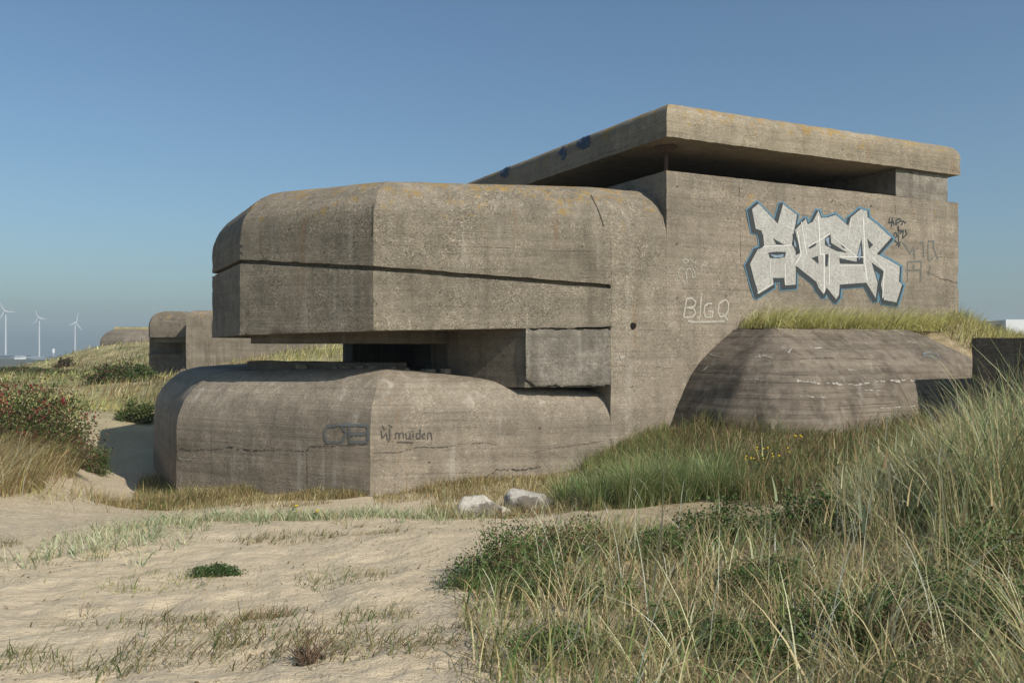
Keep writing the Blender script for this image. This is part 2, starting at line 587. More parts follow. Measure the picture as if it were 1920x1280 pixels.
for v in annex.data.vertices:                      # boards that slipped while the concrete was poured
    w = v.co
    d = Vector((w.x - _c.x, w.y - _c.y, 0)).normalized()
    st = mnoise.noise(Vector((w.x * .35, w.y * .35, round(w.z / .21) * 3.1))) * .030 + mnoise.noise(Vector((w.x * 1.5, w.y * 1.5, w.z * 7))) * .014
    if w.z < .3: v.co += d * st

bpy.context.view_layer.update()


def tree_of(*objs):
    vs, fs = [], []
    for o in objs:
        n = len(vs)
        mw = o.matrix_world
        vs += [mw @ v.co for v in o.data.vertices]
        fs += [[n + k for k in p.vertices] for p in o.data.polygons]
    return BVHTree.FromPolygons(vs, fs)


SURF = tree_of(visor, base, tower, slab, annex, bpy.data.objects['roof_pier'])


def hit(px, py, off=.005):
    d = Vector(((px - CX) / F, 1, (HY - py) / F)).normalized()
    loc, nor, i, dist = SURF.ray_cast(Vector((0, 0, 0)), d)
    if loc is None: return None
    if nor.dot(d) > 0: nor = -nor
    return loc + nor * off, nor


def stroke(mb, pts, w, off=.006, step=4.0, wob=0):
    """a painted line laid over the concrete through photograph points; w in metres"""
    pts = [np.array(p, float) for p in pts]
    dense = []
    for a, b in zip(pts[:-1], pts[1:]):
        n = max(1, int(np.linalg.norm(b - a) / step))
        dense += [a + (b - a) * k / n for k in range(n)]
    dense.append(pts[-1])
    rows = []
    for i, p in enumerate(dense):
        h = hit(p[0], p[1], off)
        if h is None: continue
        rows.append(h)
    L = []
    for i, (q, n) in enumerate(rows):
        t = (rows[min(i + 1, len(rows) - 1)][0] - rows[max(i - 1, 0)][0])
        if t.length < 1e-6: continue
        s_ = t.normalized().cross(n)
        ww = w * (.5 + (random.uniform(-wob, wob) if wob else 0))
        L.append([tuple(q - s_ * ww), tuple(q + s_ * ww)])
    if len(L) > 1: mb.grid(np.array(L))


def paint(name, c, wear=.35, rough=.6):
    m = NM(name)
    f = m.noise(14, 5, .7)
    b = m.noise(2.2, 3, .6, loc=(2, 5, 1))
    col = m.mix(m.ramp(f, [(.25, 1.0), (.62, 0.0)]), c, [x * (1 - wear) for x in c])
    col = m.mix(m.ramp(b, [(.35, .35), (.7, 0.0)]), col, [x * (1 - wear) * .9 + .03 for x in c])
    return m.finish(col, rough, f, .3, .01, .25)


m = NM('silver_paint')
wf = m.noise(14, 5, .7); wb = m.noise(1.6, 4, .65, loc=(2, 5, 1)); wl = m.noise(1.0, 3, .7, stretch=(5, 5, .5))
sc_ = m.mix(m.ramp(wf, [(.3, 1.0), (.6, 0.0)]), (.47, .46, .43), (.27, .255, .225))
sc_ = m.mix(m.ramp(wb, [(.35, .6), (.65, 0.0)]), sc_, (.30, .29, .26))
sc_ = m.mix(m.ramp(wl, [(.55, 0.0), (.75, .45)]), sc_, (.52, .51, .48))
wv = m.n('TexVoronoi', i_Scale=34.0); m.l(m.coord(), wv.inputs['Vector'])
ws = m.n('SeparateColor'); m.l(wv.outputs['Color'], ws.inputs[0])
sc_ = m.mix(m.ramp(ws.outputs[1], [(.0, .75), (.12, .3), (.25, 0.0)]), sc_, (.20, .175, .14))
SILVER = m.finish(sc_, .55, wf, .4, .012, .3)
WHITEP = paint('white_paint', (.68, .67, .63), .2)
BLACKP = paint('black_paint', (.035, .042, .045), .3)
BLUEP = paint('blue_paint', (.10, .215, .30), .3)
PALEB = paint('pale_blue_paint', (.22, .29, .36), .25)
FAINT = paint('faint_grey_paint', (.15, .145, .125), .25)
CHALK = paint('chalk_paint', (.46, .42, .35), .3)
DARKB = paint('dark_blue_paint', (.06, .09, .14), .5)
TEAL = paint('faded_blue_paint', (.155, .165, .165), .2)
HOLE_SHADE = plain('painted_hole_shade', (.012, .010, .009), .95, .3)  # near-black that paints the shade inside the pipe opening
CRACK = plain('crack_shade', (.08, .067, .053), .95, .4, 30)
LIME = paint('lime_crust', (.40, .37, .315), .4)

# --- silver graffiti piece on the long wall
WN = Vector((.4556, -.890, 0))
W0 = Vector((E3[0], E3[1], 0))


def wall(cx, cy, off):
    """crop coordinates of the traced lettering -> point on the long wall"""
    px, py = 1240 + cx / 2.8235, 250 + cy / 2.8235
    d = Vector(((px - CX) / F, 1, (HY - py) / F))
    t = (W0.dot(WN) + off) / d.dot(WN)
    return d * t


G1 = [(480, 402), (515, 372), (566, 425), (616, 478), (630, 428), (645, 375), (718, 432), (712, 470), (704, 510), (690, 590), (712, 610),
      (712, 800), (655, 805), (650, 765), (590, 765), (595, 800), (515, 850), (490, 770), (470, 690), (510, 615), (545, 600), (540, 545), (530, 515), (500, 505)]
G2 = [(708, 512), (765, 452), (775, 482), (802, 468), (832, 410), (846, 448), (880, 446), (922, 432), (990, 490), (1003, 445), (1055, 402),
      (1090, 412), (1092, 445), (1150, 490), (1217, 552), (1140, 638), (1200, 668), (1262, 705), (1258, 785), (1274, 800), (1245, 895), (1180, 882),
      (1163, 800), (1178, 730), (1112, 682), (1145, 790), (1135, 872), (1085, 790), (945, 800), (940, 855), (925, 878), (875, 815), (860, 852), (832, 815),
      (820, 785), (712, 700), (714, 645), (738, 630)]
HO = [[(592, 556), (608, 588), (655, 592)], [(566, 632), (610, 626), (660, 628), (655, 655), (620, 662), (575, 660)],
      [(694, 528), (712, 545), (737, 628), (716, 634), (700, 600)],
      [(779, 604), (822, 578), (818, 594), (786, 612)], [(866, 556), (896, 534), (900, 580), (985, 632), (930, 624), (886, 602), (866, 590)],
      [(942, 572), (988, 612), (960, 606)], [(1036, 652), (1060, 556), (1066, 622), (1070, 692), (945, 690), (943, 660), (1034, 680)],
      [(794, 660), (830, 648), (833, 692)], [(868, 640), (886, 640), (880, 706), (868, 702)], [(1090, 558), (1122, 590), (1100, 612)]]
BL = [[(575, 640), (610, 645), (648, 640), (645, 655), (600, 658)], [(702, 560), (712, 580), (715, 605), (704, 596)], [(868, 560), (888, 548), (888, 585), (900, 596), (888, 600)],
      [(1040, 648), (1056, 590), (1058, 640), (1050, 672)]]
graf = None


def decal(name, polys, strokes, off, mat, parent):
    mb = MB()
    for pl in polys: mb.poly([wall(x, y, off) for x, y in pl])
    for pl, w in strokes:
        for a, b in zip(pl[:-1], pl[1:]):
            d = V2(b[0] - a[0], b[1] - a[1]); L = np.linalg.norm(d)
            if L < .1: continue
            d /= L; n = V2(-d[1], d[0]) * w / 2; e = d * w * .35
            q = [V2(*a) - e + n, V2(*b) + e + n, V2(*b) + e - n, V2(*a) - e - n]
            mb.poly([wall(x, y, off + random.uniform(0, .0008)) for x, y in q])
    return mb.build(name, mat, parent, merge=False, smooth=False)


def shift(pl, dx, dy): return [(x + dx, y + dy) for x, y in pl]
def close(pl): return list(pl) + [pl[0]]


graf = decal('graffiti', [G1, G2], [], .022, SILVER, bunker)
decal('graffiti_edge', [], [(close(shift(G1, -9, 9)), 30), (close(shift(G2, -5, 10)), 26)], .015, BLACKP, graf)
decal('graffiti_glow', [], [(close(shift(G1, -9, 8)), 43), (close(shift(G2, -3, 7)), 40)], .010, BLUEP, graf)
decal('graffiti_gap', HO, [], .025, BLACKP, graf)
decal('graffiti_tint', BL, [], .028, PALEB, graf)
WL = [([(540, 600), (690, 592)], 5), ([(700, 505), (660, 490)], 4), ([(720, 520), (740, 640), (712, 690)], 5), ([(742, 470), (760, 590), (770, 640)], 4), ([(575, 670), (580, 760)], 3),
      ([(832, 440), (842, 640), (862, 640), (862, 840)], 6), ([(1070, 450), (1078, 690), (1090, 780)], 6), ([(945, 652), (1075, 655)], 5), ([(890, 640), (890, 800)], 4),
      ([(905, 545), (1030, 650)], 4), ([(945, 700), (1070, 698)], 4), ([(655, 690), (658, 800)], 4), ([(510, 845), (590, 795)], 4), ([(1120, 660), (1180, 720), (1172, 870)], 4), ([(1005, 450), (990, 560)], 3), ([(775, 600), (850, 560), (890, 530)], 4)]
decal('graffiti_highlight', [], WL, .0265, WHITEP, graf)

# --- the smaller tags
t1 = MB()
B = 6.4


def z3(pts): return [(1240 + x / B, 460 + y / B) for x, y in pts]


for s_ in ([(265, 862), (300, 640)], [(300, 640), (370, 632), (412, 680), (395, 730), (300, 748)], [(300, 748), (385, 755), (410, 810), (370, 860), (265, 862)],
           [(480, 575), (482, 600)], [(478, 605), (470, 700), (460, 862), (425, 865)], [(605, 700), (560, 695), (515, 730), (510, 810), (530, 862), (610, 860), (618, 790), (555, 790)],
           [(740, 660), (690, 700), (678, 790), (700, 855), (760, 850), (800, 780), (805, 700), (780, 655), (740, 660)], [(735, 820), (795, 900)], [(315, 908), (400, 920), (560, 918), (760, 908)]):
    stroke(t1, z3(s_), .042, .008, 2.0, .12)
t1.build('painted_word', CHALK, bunker, merge=False, smooth=False)
t2 = MB()
for s_ in ([(300, 480), (205, 370), (200, 300), (230, 265), (275, 290), (295, 350), (300, 420), (320, 470)], [(300, 420), (300, 330), (310, 280), (345, 280), (370, 330), (370, 390), (405, 370), (395, 310), (370, 280)],
           [(400, 250), (430, 290)], [(250, 180), (300, 165), (330, 185), (280, 220), (255, 190)], [(340, 160), (400, 220), (420, 180)], [(470, 270), (510, 210), (545, 200)], [(480, 230), (520, 250), (560, 200)]):
    stroke(t2, z3(s_), .026, .008, 2.0, .2)
t2.build('painted_scrawl', paint('faded_chalk_paint', (.40, .37, .31), .3), bunker, merge=False, smooth=False)
t3 = MB()


def z2(pts): return [(1510 + x / B, 360 + y / B) for x, y in pts]


for s_ in ([(1010, 310), (1000, 370)], [(1045, 305), (1030, 420)], [(1000, 372), (1050, 350), (1070, 400)], [(1090, 400), (1085, 340), (1130, 320), (1150, 350), (1100, 370)], [(1150, 400), (1170, 345), (1205, 375)],
           [(1110, 400), (1125, 470), (1170, 460)], [(1060, 500), (1085, 485), (1100, 530), (1065, 560), (1060, 505)], [(1110, 420), (1120, 660)], [(1130, 500), (1175, 460), (1165, 560)], [(1195, 450), (1215, 500), (1170, 555)],
           [(1070, 580), (1100, 610), (1140, 640)], [(1085, 640), (1140, 600)]):
    stroke(t3, z2(s_), .04, .008, 1.5, .1)
t3.build('painted_tag', BLACKP, bunker, merge=False, smooth=False)
t4 = MB()
for s_ in ([(1165, 610), (1200, 640), (1250, 740), (1300, 660), (1310, 800)], [(1370, 610), (1415, 600), (1420, 780)], [(1470, 590), (1540, 590), (1535, 660), (1590, 810)], [(1470, 620), (1475, 830), (1530, 790)],
           [(1225, 1080), (1225, 840), (1390, 830), (1380, 1080)], [(1300, 870), (1300, 940)], [(1500, 880), (1480, 1000)], [(1200, 940), (1390, 935)]):
    stroke(t4, z2(s_), .055, .007, 2.0, .2)
t4.build('painted_tag', FAINT, bunker, merge=False, smooth=False)
t5 = MB()
for s_ in ([(717, 798), (722, 806)], [(728, 796), (736, 800)], [(715, 806), (717, 822), (724, 812), (727, 824)], [(731, 802), (731, 822), (728, 828)], [(742, 822), (742, 811), (748, 811), (749, 822), (750, 812), (756, 811), (757, 822)],
           [(761, 811), (762, 822), (768, 821), (769, 811), (770, 823)], [(775, 812), (775, 822)], [(774, 807), (775, 809)], [(787, 822), (781, 821), (781, 812), (787, 812), (788, 803), (788, 823)], [(792, 817), (797, 815), (796, 811), (792, 813), (793, 821), (798, 821)], [(802, 823), (802, 812), (808, 811), (810, 824)],
           [(745, 828), (775, 829)]):
    stroke(t5, s_, .026, .012, 1.5, .15)
t5.build('painted_word', paint('worn_black_paint', (.105, .095, .08), .4), bunker, merge=False, smooth=False)
t6 = MB()
for s_ in ([(612, 800), (640, 796), (692, 797)], [(612, 800), (608, 812), (612, 828), (640, 830)], [(640, 797), (650, 812), (641, 829)], [(655, 800), (656, 828), (690, 829)], [(655, 814), (690, 813)], [(690, 798), (691, 828)]):
    stroke(t6, s_, .055, .012, 2.0, .25)
t6.build('painted_tag', TEAL, bunker, merge=False, smooth=False)
t7 = MB()
for s_ in ([(1088, 262), (1092, 276)], [(1094, 256), (1098, 278)], [(1100, 253), (1103, 276)], [(1052, 280), (1060, 296)], [(944, 316), (946, 334)], [(949, 313), (951, 332)]):
    stroke(t7, s_, .26, .012, 1.5, .3)
t7.build('painted_patch', DARKB, bunker, merge=False, smooth=False)
t8 = MB()
for s_ in ([(1730, 664), (1742, 660), (1756, 664), (1763, 671)], [(1730, 667), (1748, 669), (1762, 675)]):
    stroke(t8, s_, .05, .012, 2.0, .2)
t8.build('painted_tag', TEAL, bunker, merge=False, smooth=False)

# --- cracks, joints, lime crusts
ck = MB()


def crack(pts, w, jag=1.5):
    q = []
    for a, b in zip(pts[:-1], pts[1:]):
        n = max(2, int(math.hypot(b[0] - a[0], b[1] - a[1]) / 4))
        for k in range(n):
            t = k / n
            q.append((a[0] + (b[0] - a[0]) * t + random.uniform(-1, 1) * jag * .5, a[1] + (b[1] - a[1]) * t + random.uniform(-1, 1) * jag))
    q.append(pts[-1])
    i = 0
    while i < len(q) - 1:                              # hairline, opening and closing along its way
        j = min(len(q) - 1, i + random.randint(3, 9))
        stroke(ck, q[i:j + 1], w * random.uniform(.15, .62), .008, 1.6, .45)
        i = j if random.random() < .75 else j + 1


crack([(336, 842), (395, 843), (430, 838), (470, 845), (520, 843), (575, 846)], .045, 1.6)
crack([(575, 846), (582, 837), (640, 835), (694, 832)], .03, 1)
crack([(700, 849), (750, 848), (780, 838), (840, 838), (858, 832), (905, 830), (932, 833)], .03, 1)
crack([(820, 918), (836, 905), (850, 904), (865, 897), (905, 893), (915, 893), (930, 881), (985, 880), (1015, 874)], .05, 2)
crack([(1000, 848), (1040, 838), (1100, 832), (1150, 822)], .018, 1)
crack([(576, 848), (577, 935)], .025, .5)
crack([(397, 800), (397, 930)], .012, .5)
crack([(961, 838), (961, 900)], .012, .4)
crack([(1386, 345), (1387, 390), (1389, 490)], .016, .5)
crack([(1678, 370), (1679, 410)], .02, .4)
crack([(1736, 507), (1755, 518), (1770, 525), (1800, 530)], .03, 1.5)
stroke(ck, [(1108, 366), (1119, 388), (1127, 408), (1132, 424)], .022, .012, 2.0, .2)
crack([(1145, 446), (1147, 540), (1147, 615)], .012, .6)
stroke(ck, [(700, 385), (699, 400), (700, 420), (699, 445)], .02, .012, 2.0, .3)
crack([(1402, 718), (1480, 715)], .012, .5)
crack([(1545, 651), (1560, 656), (1590, 655)], .03, 1)
crack([(1592, 653), (1625, 655)], .06, 1)
crack([(1478, 674), (1520, 672), (1570, 671)], .03, 1)
crack([(1668, 743), (1685, 744)], .03, 1)
crack([(1225, 688), (1260, 690)], .02, 1)
crack([(900, 462), (1040, 470), (1140, 472)], .010, .5)
crack([(590, 690), (640, 690)], .02, .5)
for px, py in ((722, 562), (892, 559), (996, 558), (974, 456), (732, 455), (861, 484), (560, 590), (515, 612), (604, 568), (1029, 360), (1132, 455), (1270, 350), (1355, 355), (1268, 458), (1361, 472), (1269, 558), (1361, 555), (1184, 725), (1490, 372), (1560, 377), (1633, 386), (1646, 391), (1636, 477), (1776, 492), (805, 866), (1012, 802)):
    crack([(px - 1.5, py + 1.5), (px + 2, py - 2)], random.uniform(.03, .055), .6)
ck.build('crack', CRACK, bunker, merge=False, smooth=False)
lm = MB()
for pts, w in (([(1150, 673), (1175, 667)], .10), ([(1416, 671), (1430, 668), (1460, 671)], .10), ([(1478, 663), (1484, 655)], .07), ([(1525, 654), (1542, 652)], .09), ([(1676, 618), (1694, 626)], .10), ([(1484, 714), (1550, 720), (1600, 721), (1650, 715), (1716, 713)], .06),
               ([(1500, 744), (1560, 745)], .03), ([(1650, 766), (1725, 758)], .05), ([(1690, 640), (1720, 642)], .08), ([(1395, 712), (1460, 713)], .025), ([(1560, 695), (1610, 695)], .03), ([(1620, 732), (1650, 732)], .035),
               ([(338, 870), (343, 885), (336, 910)], .10), ([(350, 862), (370, 855)], .05), ([(335, 858), (345, 865)], .10), ([(360, 905), (400, 905)], .02), ([(362, 870), (362, 905)], .015), ([(520, 912), (560, 914)], .02), ([(765, 697), (795, 697)], .05),
               ([(430, 848), (575, 849)], .018), ([(1330, 664), (1355, 671)], .03), ([(1328, 684), (1315, 700)], .06), ([(1690, 378), (1740, 380), (1775, 384)], .02)):
    for a, b in zip(pts[:-1], pts[1:]):
        L_ = max(1, int(math.hypot(b[0] - a[0], b[1] - a[1]) / 9))
        for k in range(L_):
            if L_ > 2 and random.random() < .25: continue
            u0, u1 = k / L_, (k + random.uniform(.6, 1.15)) / L_
            j_ = random.uniform(-1.6, 1.6)
            stroke(lm, [(a[0] + (b[0] - a[0]) * u0, a[1] + (b[1] - a[1]) * u0 + j_), (a[0] + (b[0] - a[0]) * u1, a[1] + (b[1] - a[1]) * u1 + j_ + random.uniform(-.8, .8))], w * random.uniform(.25, .8), .010, 1.5, .42)
lm.build('lime_crust', LIME, bunker, merge=False, smooth=False)
hole_disc = MB()  # flat disc on the wall; the dark depth of the pipe opening is painted
h, n = hit(1187, 611, .006)
e1 = n.orthogonal().normalized(); e2 = n.cross(e1)
hole_disc.fan([h + (e1 * math.cos(t) + e2 * math.sin(t)) * .085 * (1 + .08 * math.sin(3 * t)) for t in np.linspace(0, 2 * math.pi, 20)[:-1]], h)
hole_disc.build('pipe_hole_disc', HOLE_SHADE, bunker, merge=False, smooth=False)

# ------------------------------------------------------------------ terrain
CP = [(-300, 1280, 4.3), (300, 1280, 4.3), (900, 1280, 4.3), (1500, 1280, 4.3), (2200, 1280, 4.3),
      (-100, 1110, 7.3), (400, 1110, 7.3), (800, 1110, 7.2), (1200, 1110, 6.6), (1600, 1100, 6.2), (2000, 1080, 6),
      (0, 1000, 11), (400, 1000, 10.8), (800, 1000, 10.5), (1200, 1010, 9.5), (1600, 980, 9), (1950, 930, 9),
      (100, 985, 12.2), (150, 966, 15.4), (-250, 930, 14), (400, 965, 14.5), (900, 965, 14.5), (1200, 962, 13), (1450, 955, 12.5), (1650, 930, 12), (1950, 885, 13),
      (500, 930, 20.4), (697, 931, 19.5), (900, 905, 19.8), (1100, 880, 20.2), (1240, 812, 21), (1150, 850, 20.6),
      (338, 925, 22.2), (245, 948, 21.6), (150, 922, 20), (60, 926, 17), (215, 906, 24.5), (150, 872, 25.5), (330, 946, 20.2), (293, 869, 28), (230, 868, 28), (100, 874, 21), (-50, 900, 18), (-300, 880, 18),
      (220, 782, 34), (100, 790, 30), (-50, 770, 34), (-300, 750, 34), (600, 800, 35), (300, 770, 38),
      (1300, 850, 18.3), (1500, 860, 17), (1700, 835, 17), (1370, 812, 19.3), (1500, 812, 19.2), (1730, 790, 20.4), (1950, 760, 18), (2300, 720, 18),
      (150, 720, 55), (40, 702, 80), (-200, 702, 70), (183, 650, 107), (270, 642, 108), (118, 690, 98), (225, 664, 101), (-60, 700, 110), (275, 706, 62), (350, 700, 62), (460, 672, 62), (560, 657, 62), (700, 650, 62), (900, 640, 62),
      (135, 676, 102), (160, 662, 105), (240, 688, 80), (160, 697, 80), (200, 742, 45), (330, 714, 48), (400, 705, 46), (460, 700, 40),
      (1750, 612, 30), (1860, 640, 28), (1950, 655, 28), (1797, 602, 25.6), (1720, 616, 25.3), (1880, 660, 24.5), (2200, 660, 30),
      (1830, 640, 45), (2000, 650, 45), (1300, 650, 60),
      (0, 700, 150), (500, 690, 150), (960, 670, 150), (1900, 670, 150), (-500, 700, 150), (2500, 670, 150), (60, 692, 120)]
C3 = np.array([P(*c) for c in CP])
VK = 1.5


def uv_of(x, y):
    yy = np.clip(y, 3.2, 155)
    return np.stack([np.clip(x / yy, -1.1, 1.1) * 2.2, VK * np.log(yy)], -1)


CU = uv_of(C3[:, 0], C3[:, 1])


def tps(d): return np.where(d > 1e-9, d * d * np.log(d + 1e-12), 0)


_A = tps(np.linalg.norm(CU[:, None] - CU[None], axis=-1)) + np.eye(len(CU)) * .0006
_Q = np.concatenate([np.ones((len(CU), 1)), CU], 1)
_S = np.block([[_A, _Q], [_Q.T, np.zeros((3, 3))]])
# solve for the slope z / y, so that distance does not unbalance the fit
_W = np.linalg.solve(_S, np.concatenate([C3[:, 2] / C3[:, 1], np.zeros(3)]))


def height(x, y, fine=True):
    x = np.asarray(x, float); y = np.asarray(y, float)
    sh = x.shape
    x = x.ravel(); y = y.ravel()
    U = uv_of(x, y)
    z = np.empty(len(x))
    for k in range(0, len(x), 20000):
        u = U[k:k + 20000]
        z[k:k + 20000] = tps(np.linalg.norm(u[:, None] - CU[None], axis=-1)) @ _W[:len(CU)] + _W[-3] + u @ _W[-2:]
    yc = np.clip(y, 3.2, 155)
    z = z * yc
    far = np.clip((y - 140) / 140, 0, 1); far = far * far * (3 - 2 * far)
    z = z * (1 - far) + np.minimum(-14.5, -.0140 * y) * far
    if fine:
        a = np.clip(1.6 - y / 22, .25, 1)
        z = z + (.050 * fbm(x * .9, y * .9, 3, 3) + .016 * fbm(x * 4.2, y * 3.2, 9, 2)) * a * np.clip(1.6 - y / 70, 0, 1)
        near = np.clip(1.5 - y / 16, 0, 1)
        dim = np.clip(vnoise(x * 3.4 + .6 * y, y * 2.6, 21), -1, .1) + .7 * np.clip(vnoise(x * 5.2 - 2.1 * y, y * 4.0 + x, 23), -1, .0)      # footprints
        z = z + .030 * dim * near + .012 * vnoise(x * 9 - 4 * y, y * 8 + 2 * x, 25) * near
        z = z + .25 * fbm(x * .11, y * .11, 31, 3) * np.clip((y - 30) / 30, 0, 1) * (1 - far)
    return z.reshape(sh)


us = np.linspace(-1.15, 1.15, 420)
vs_ = np.concatenate([np.linspace(math.log(1.0), math.log(30), 430), np.linspace(math.log(30), math.log(300), 150)[1:], np.linspace(math.log(300), math.log(2400), 30)[1:]])
GY = np.exp(vs_)[:, None] * np.ones((1, len(us)))
GX = us[None] * (GY + 3.0)
mb = MB()
mb.grid(np.stack([GX, GY, height(GX, GY)], -1))
# the dune top behind and beside the camera
m = NM('dune_sand')
cs = m.coord()
n1 = m.noise(.45, 5, .6); n2 = m.noise(2.4, 5, .65, loc=(4, 2, 0)); n3 = m.noise(60, 3, .6)
sand = m.mix(n1, (.515, .42, .282), (.615, .515, .358))
sand = m.mix(.5, sand, m.ramp(n2, [(.3, (.45, .36, .24)), (.7, (.62, .52, .375))]))
grit = m.n('TexVoronoi', i_Scale=26.0); m.l(cs, grit.inputs['Vector'])
gs = m.n('SeparateColor'); m.l(grit.outputs['Color'], gs.inputs[0])
geo = m.n('SeparateXYZ'); m.l(cs, geo.inputs[0])
gr = m.n('MapRange', i_1=-1.6, i_2=-4.2, i_3=0.0, i_4=1.0); 
sm = m.math('LESS_THAN', m.math('ADD', geo.outputs['X'], m.math('MULTIPLY', n1, 3)), -4.2)
gsel = m.math('MULTIPLY', m.math('MULTIPLY', sm, m.ramp(gs.outputs[0], [(.0, 1.0), (.45, .5), (.7, 0.0)])), .55)
sand = m.mix(gsel, sand, (.27, .235, .185))
sand = m.mix(m.math('MULTIPLY', m.ramp(n3, [(.55, 0.0), (.7, 1.0)]), .35), sand, (.2, .155, .105))
# turf and litter away from the trodden sand
yv = geo.outputs['Y']
ft = m.n('MapRange', i_1=24.0, i_2=38.0); m.l(yv, ft.inputs[0])
rt = m.n('MapRange', i_1=.02, i_2=.22); m.l(m.math('ADD', m.math('DIVIDE', geo.outputs['X'], m.math('MAXIMUM', yv, 1.0)), m.math('MULTIPLY', m.math('SUBTRACT', n2, .5), .25)), rt.inputs[0])
turf = m.ramp(m.noise(.35, 5, .65, loc=(7, 7, 7)), [(.26, (.12, .12, .05)), (.40, (.22, .20, .09)), (.55, (.36, .31, .165)), (.7, (.45, .38, .23))])
litter = m.ramp(m.noise(3.0, 5, .7, loc=(2, 9, 7)), [(.3, (.13, .10, .056)), (.5, (.28, .22, .125)), (.7, (.48, .39, .26))])
col = m.mix(m.math('MULTIPLY', rt.outputs[0], .85), sand, litter)
pathm = m.math('MULTIPLY', ft.outputs[0], m.ramp(m.math('ADD', n2, 0.0), [(.3, .55), (.5, 1.0)]))
col = m.mix(pathm, col, turf)
ff = m.n('MapRange', i_1=150.0, i_2=320.0); m.l(yv, ff.inputs[0])
col = m.mix(ff.outputs[0], col, m.ramp(m.noise(.012, 4, .6, stretch=(1, .3, 1)), [(.35, (.06, .065, .04)), (.6, (.12, .12, .085))]))
hh = m.math('ADD', m.math('MULTIPLY', n3, .25), m.math('MULTIPLY', m.noise(9, 5, .65, loc=(1, 1, 4)), 1.0))
hh = m.math('ADD', hh, m.math('MULTIPLY', gs.outputs[0], .25))
SAND = m.finish(col, .95, hh, .8, .05, .1)
ground = mb.build('ground', SAND, None, merge=False, sharp=80)
tag(ground, 'pale dune sand sloping down to the bunker', 'ground', kind='structure')

# ------------------------------------------------------------------ the concrete block at the right
mb = MB()
ba = V2(10.55, 20.25)
mb.prism([ba, ba + DM * 3.2, ba + DM * 3.2 - NI * 3.6, ba - NI * 3.6], -4.2, .135, .16)
blk = mb.build('concrete_block', CONC_BLOCK, None, jitter=.03, freq=2.5)
tag(blk, 'dark square concrete wall stub beside the right end of the rounded annex', 'wall')

# ------------------------------------------------------------------ boulders
m = NM('pale_boulder')
bn = m.noise(1.7, 5, .65); bd = m.noise(6.0, 5, .7, loc=(4, 4, 1))
col = m.mix(bd, (.33, .30, .25), (.58, .55, .48))
col = m.mix(m.ramp(bn, [(.50, 0.0), (.58, .85)]), col, (.09, .075, .06))
col = m.mix(m.ramp(m.noise(22, 3, .6), [(.5, 0.0), (.7, .5)]), col, (.16, .13, .10))
BOULD = m.finish(col, .9, bd, .9, .04, .15)


def boulder(c, sx, sy, sz, rz, seed, label):
    bm = bmesh.new()
    bmesh.ops.create_icosphere(bm, subdivisions=4, radius=1)
    for v in bm.verts:
        q = v.co.copy()
        r = 1 + .30 * mnoise.noise(q * 1.3 + Vector((seed, 0, 0))) - .26 * abs(mnoise.noise(q * 2.3 + Vector((0, seed, 0)))) + .07 * mnoise.noise(q * 6 + Vector((0, 0, seed))) + .035 * mnoise.noise(q * 14)
        q *= r
        q.z = max(q.z, -.6)
        v.co = Vector((q.x * sx, q.y * sy, q.z * sz))
    rr = np.random.default_rng(int(seed * 10))
    for _ in range(9):                                  # broken faces
        pn = Vector(rr.normal(0, 1, 3)); pn.z = abs(pn.z) * .8; pn.normalize(); dd_ = rr.uniform(.50, .80)
        pn2 = Vector((pn.x * sx, pn.y * sy, pn.z * sz)); ext_ = pn2.length
        for v in bm.verts:
            k_ = v.co.dot(pn) - dd_ * ext_
            if k_ > 0: v.co -= pn * k_ * .9
    for v in bm.verts: v.co += mnoise.noise_vector(v.co * 16) * .012
    me = bpy.data.meshes.new('boulder'); bm.to_mesh(me); bm.free()
    me.polygons.foreach_set('use_smooth', [True] * len(me.polygons))
    o = link('boulder', me, BOULD)
    z = float(height([c[0]], [c[1]])[0])
    o.location = (c[0], c[1], z + sz * .30); o.rotation_euler = (0, 0, rz)
    return tag(o, label, 'boulder', 'pale boulders in front of the bunker')


q = P(897, 965, 14.6); boulder(q, .60, .36, .31, .2, 2.1, 'pale boulder with dark patches at its left end, left of the pair')
q = P(985, 952, 15.0); boulder(q, .68, .40, .34, -.35, 7.7, 'larger whiter rounded boulder, right of the pair')
q = P(946, 976, 14.2); boulder(q, .19, .14, .14, .6, 5.2, 'smallest boulder, dark and low between the two pale boulders')

# ------------------------------------------------------------------ far bunkers
CONC_FAR = concrete('concrete_far', (.14, .118, .09), (.235, .20, .155), speckle=.25, boards=.35, stain=.45, lichen=(1.2, 2.6, .22), gravel=9)
CONC_FAR2 = concrete('concrete_farther', (.13, .112, .09), (.22, .19, .15), speckle=.2, boards=.3, stain=.4, lichen=None, gravel=6)


def fx(px, Y): return (px - CX) / F * Y
def fz(py, Y): return (HY - py) / F * Y


Y = 62.0
b2 = empty('bunker', (fx(340, Y), Y + 4, fz(700, Y)), 'grey bunker with shaded embrasure recess on the grassy dune beyond the large bunker', 'bunker')
x0, x1 = fx(281, Y), fx(351, Y)
zt, zb = fz(583, Y), fz(632, Y)


def slab_round(mb, plan, z0, za, zt_, r, res=.5):
    pl = plan + [plan[0]]
    n = len(plan)
    ins = []
    for i in range(n):
        a, b, c = plan[i - 1], plan[i], plan[(i + 1) % n]
        d1 = (b - a) / np.linalg.norm(b - a); d2 = (c - b) / np.linalg.norm(c - b)
        n1_, n2_ = V2(-d1[1], d1[0]), V2(-d2[1], d2[0])
        bb = n1_ + n2_; bb /= np.linalg.norm(bb); ins.append(bb / max(.4, float(bb @ n1_)))
    ps = [prof(p, k, [(0, z0)] + arc(0, za, r, zt_ - za, 7)) for p, k in zip(plan, ins)]
    mb.loft(ps + [ps[0]], res)
    mb.poly([p[-1] for p in ps]); mb.poly([p[0] for p in ps])


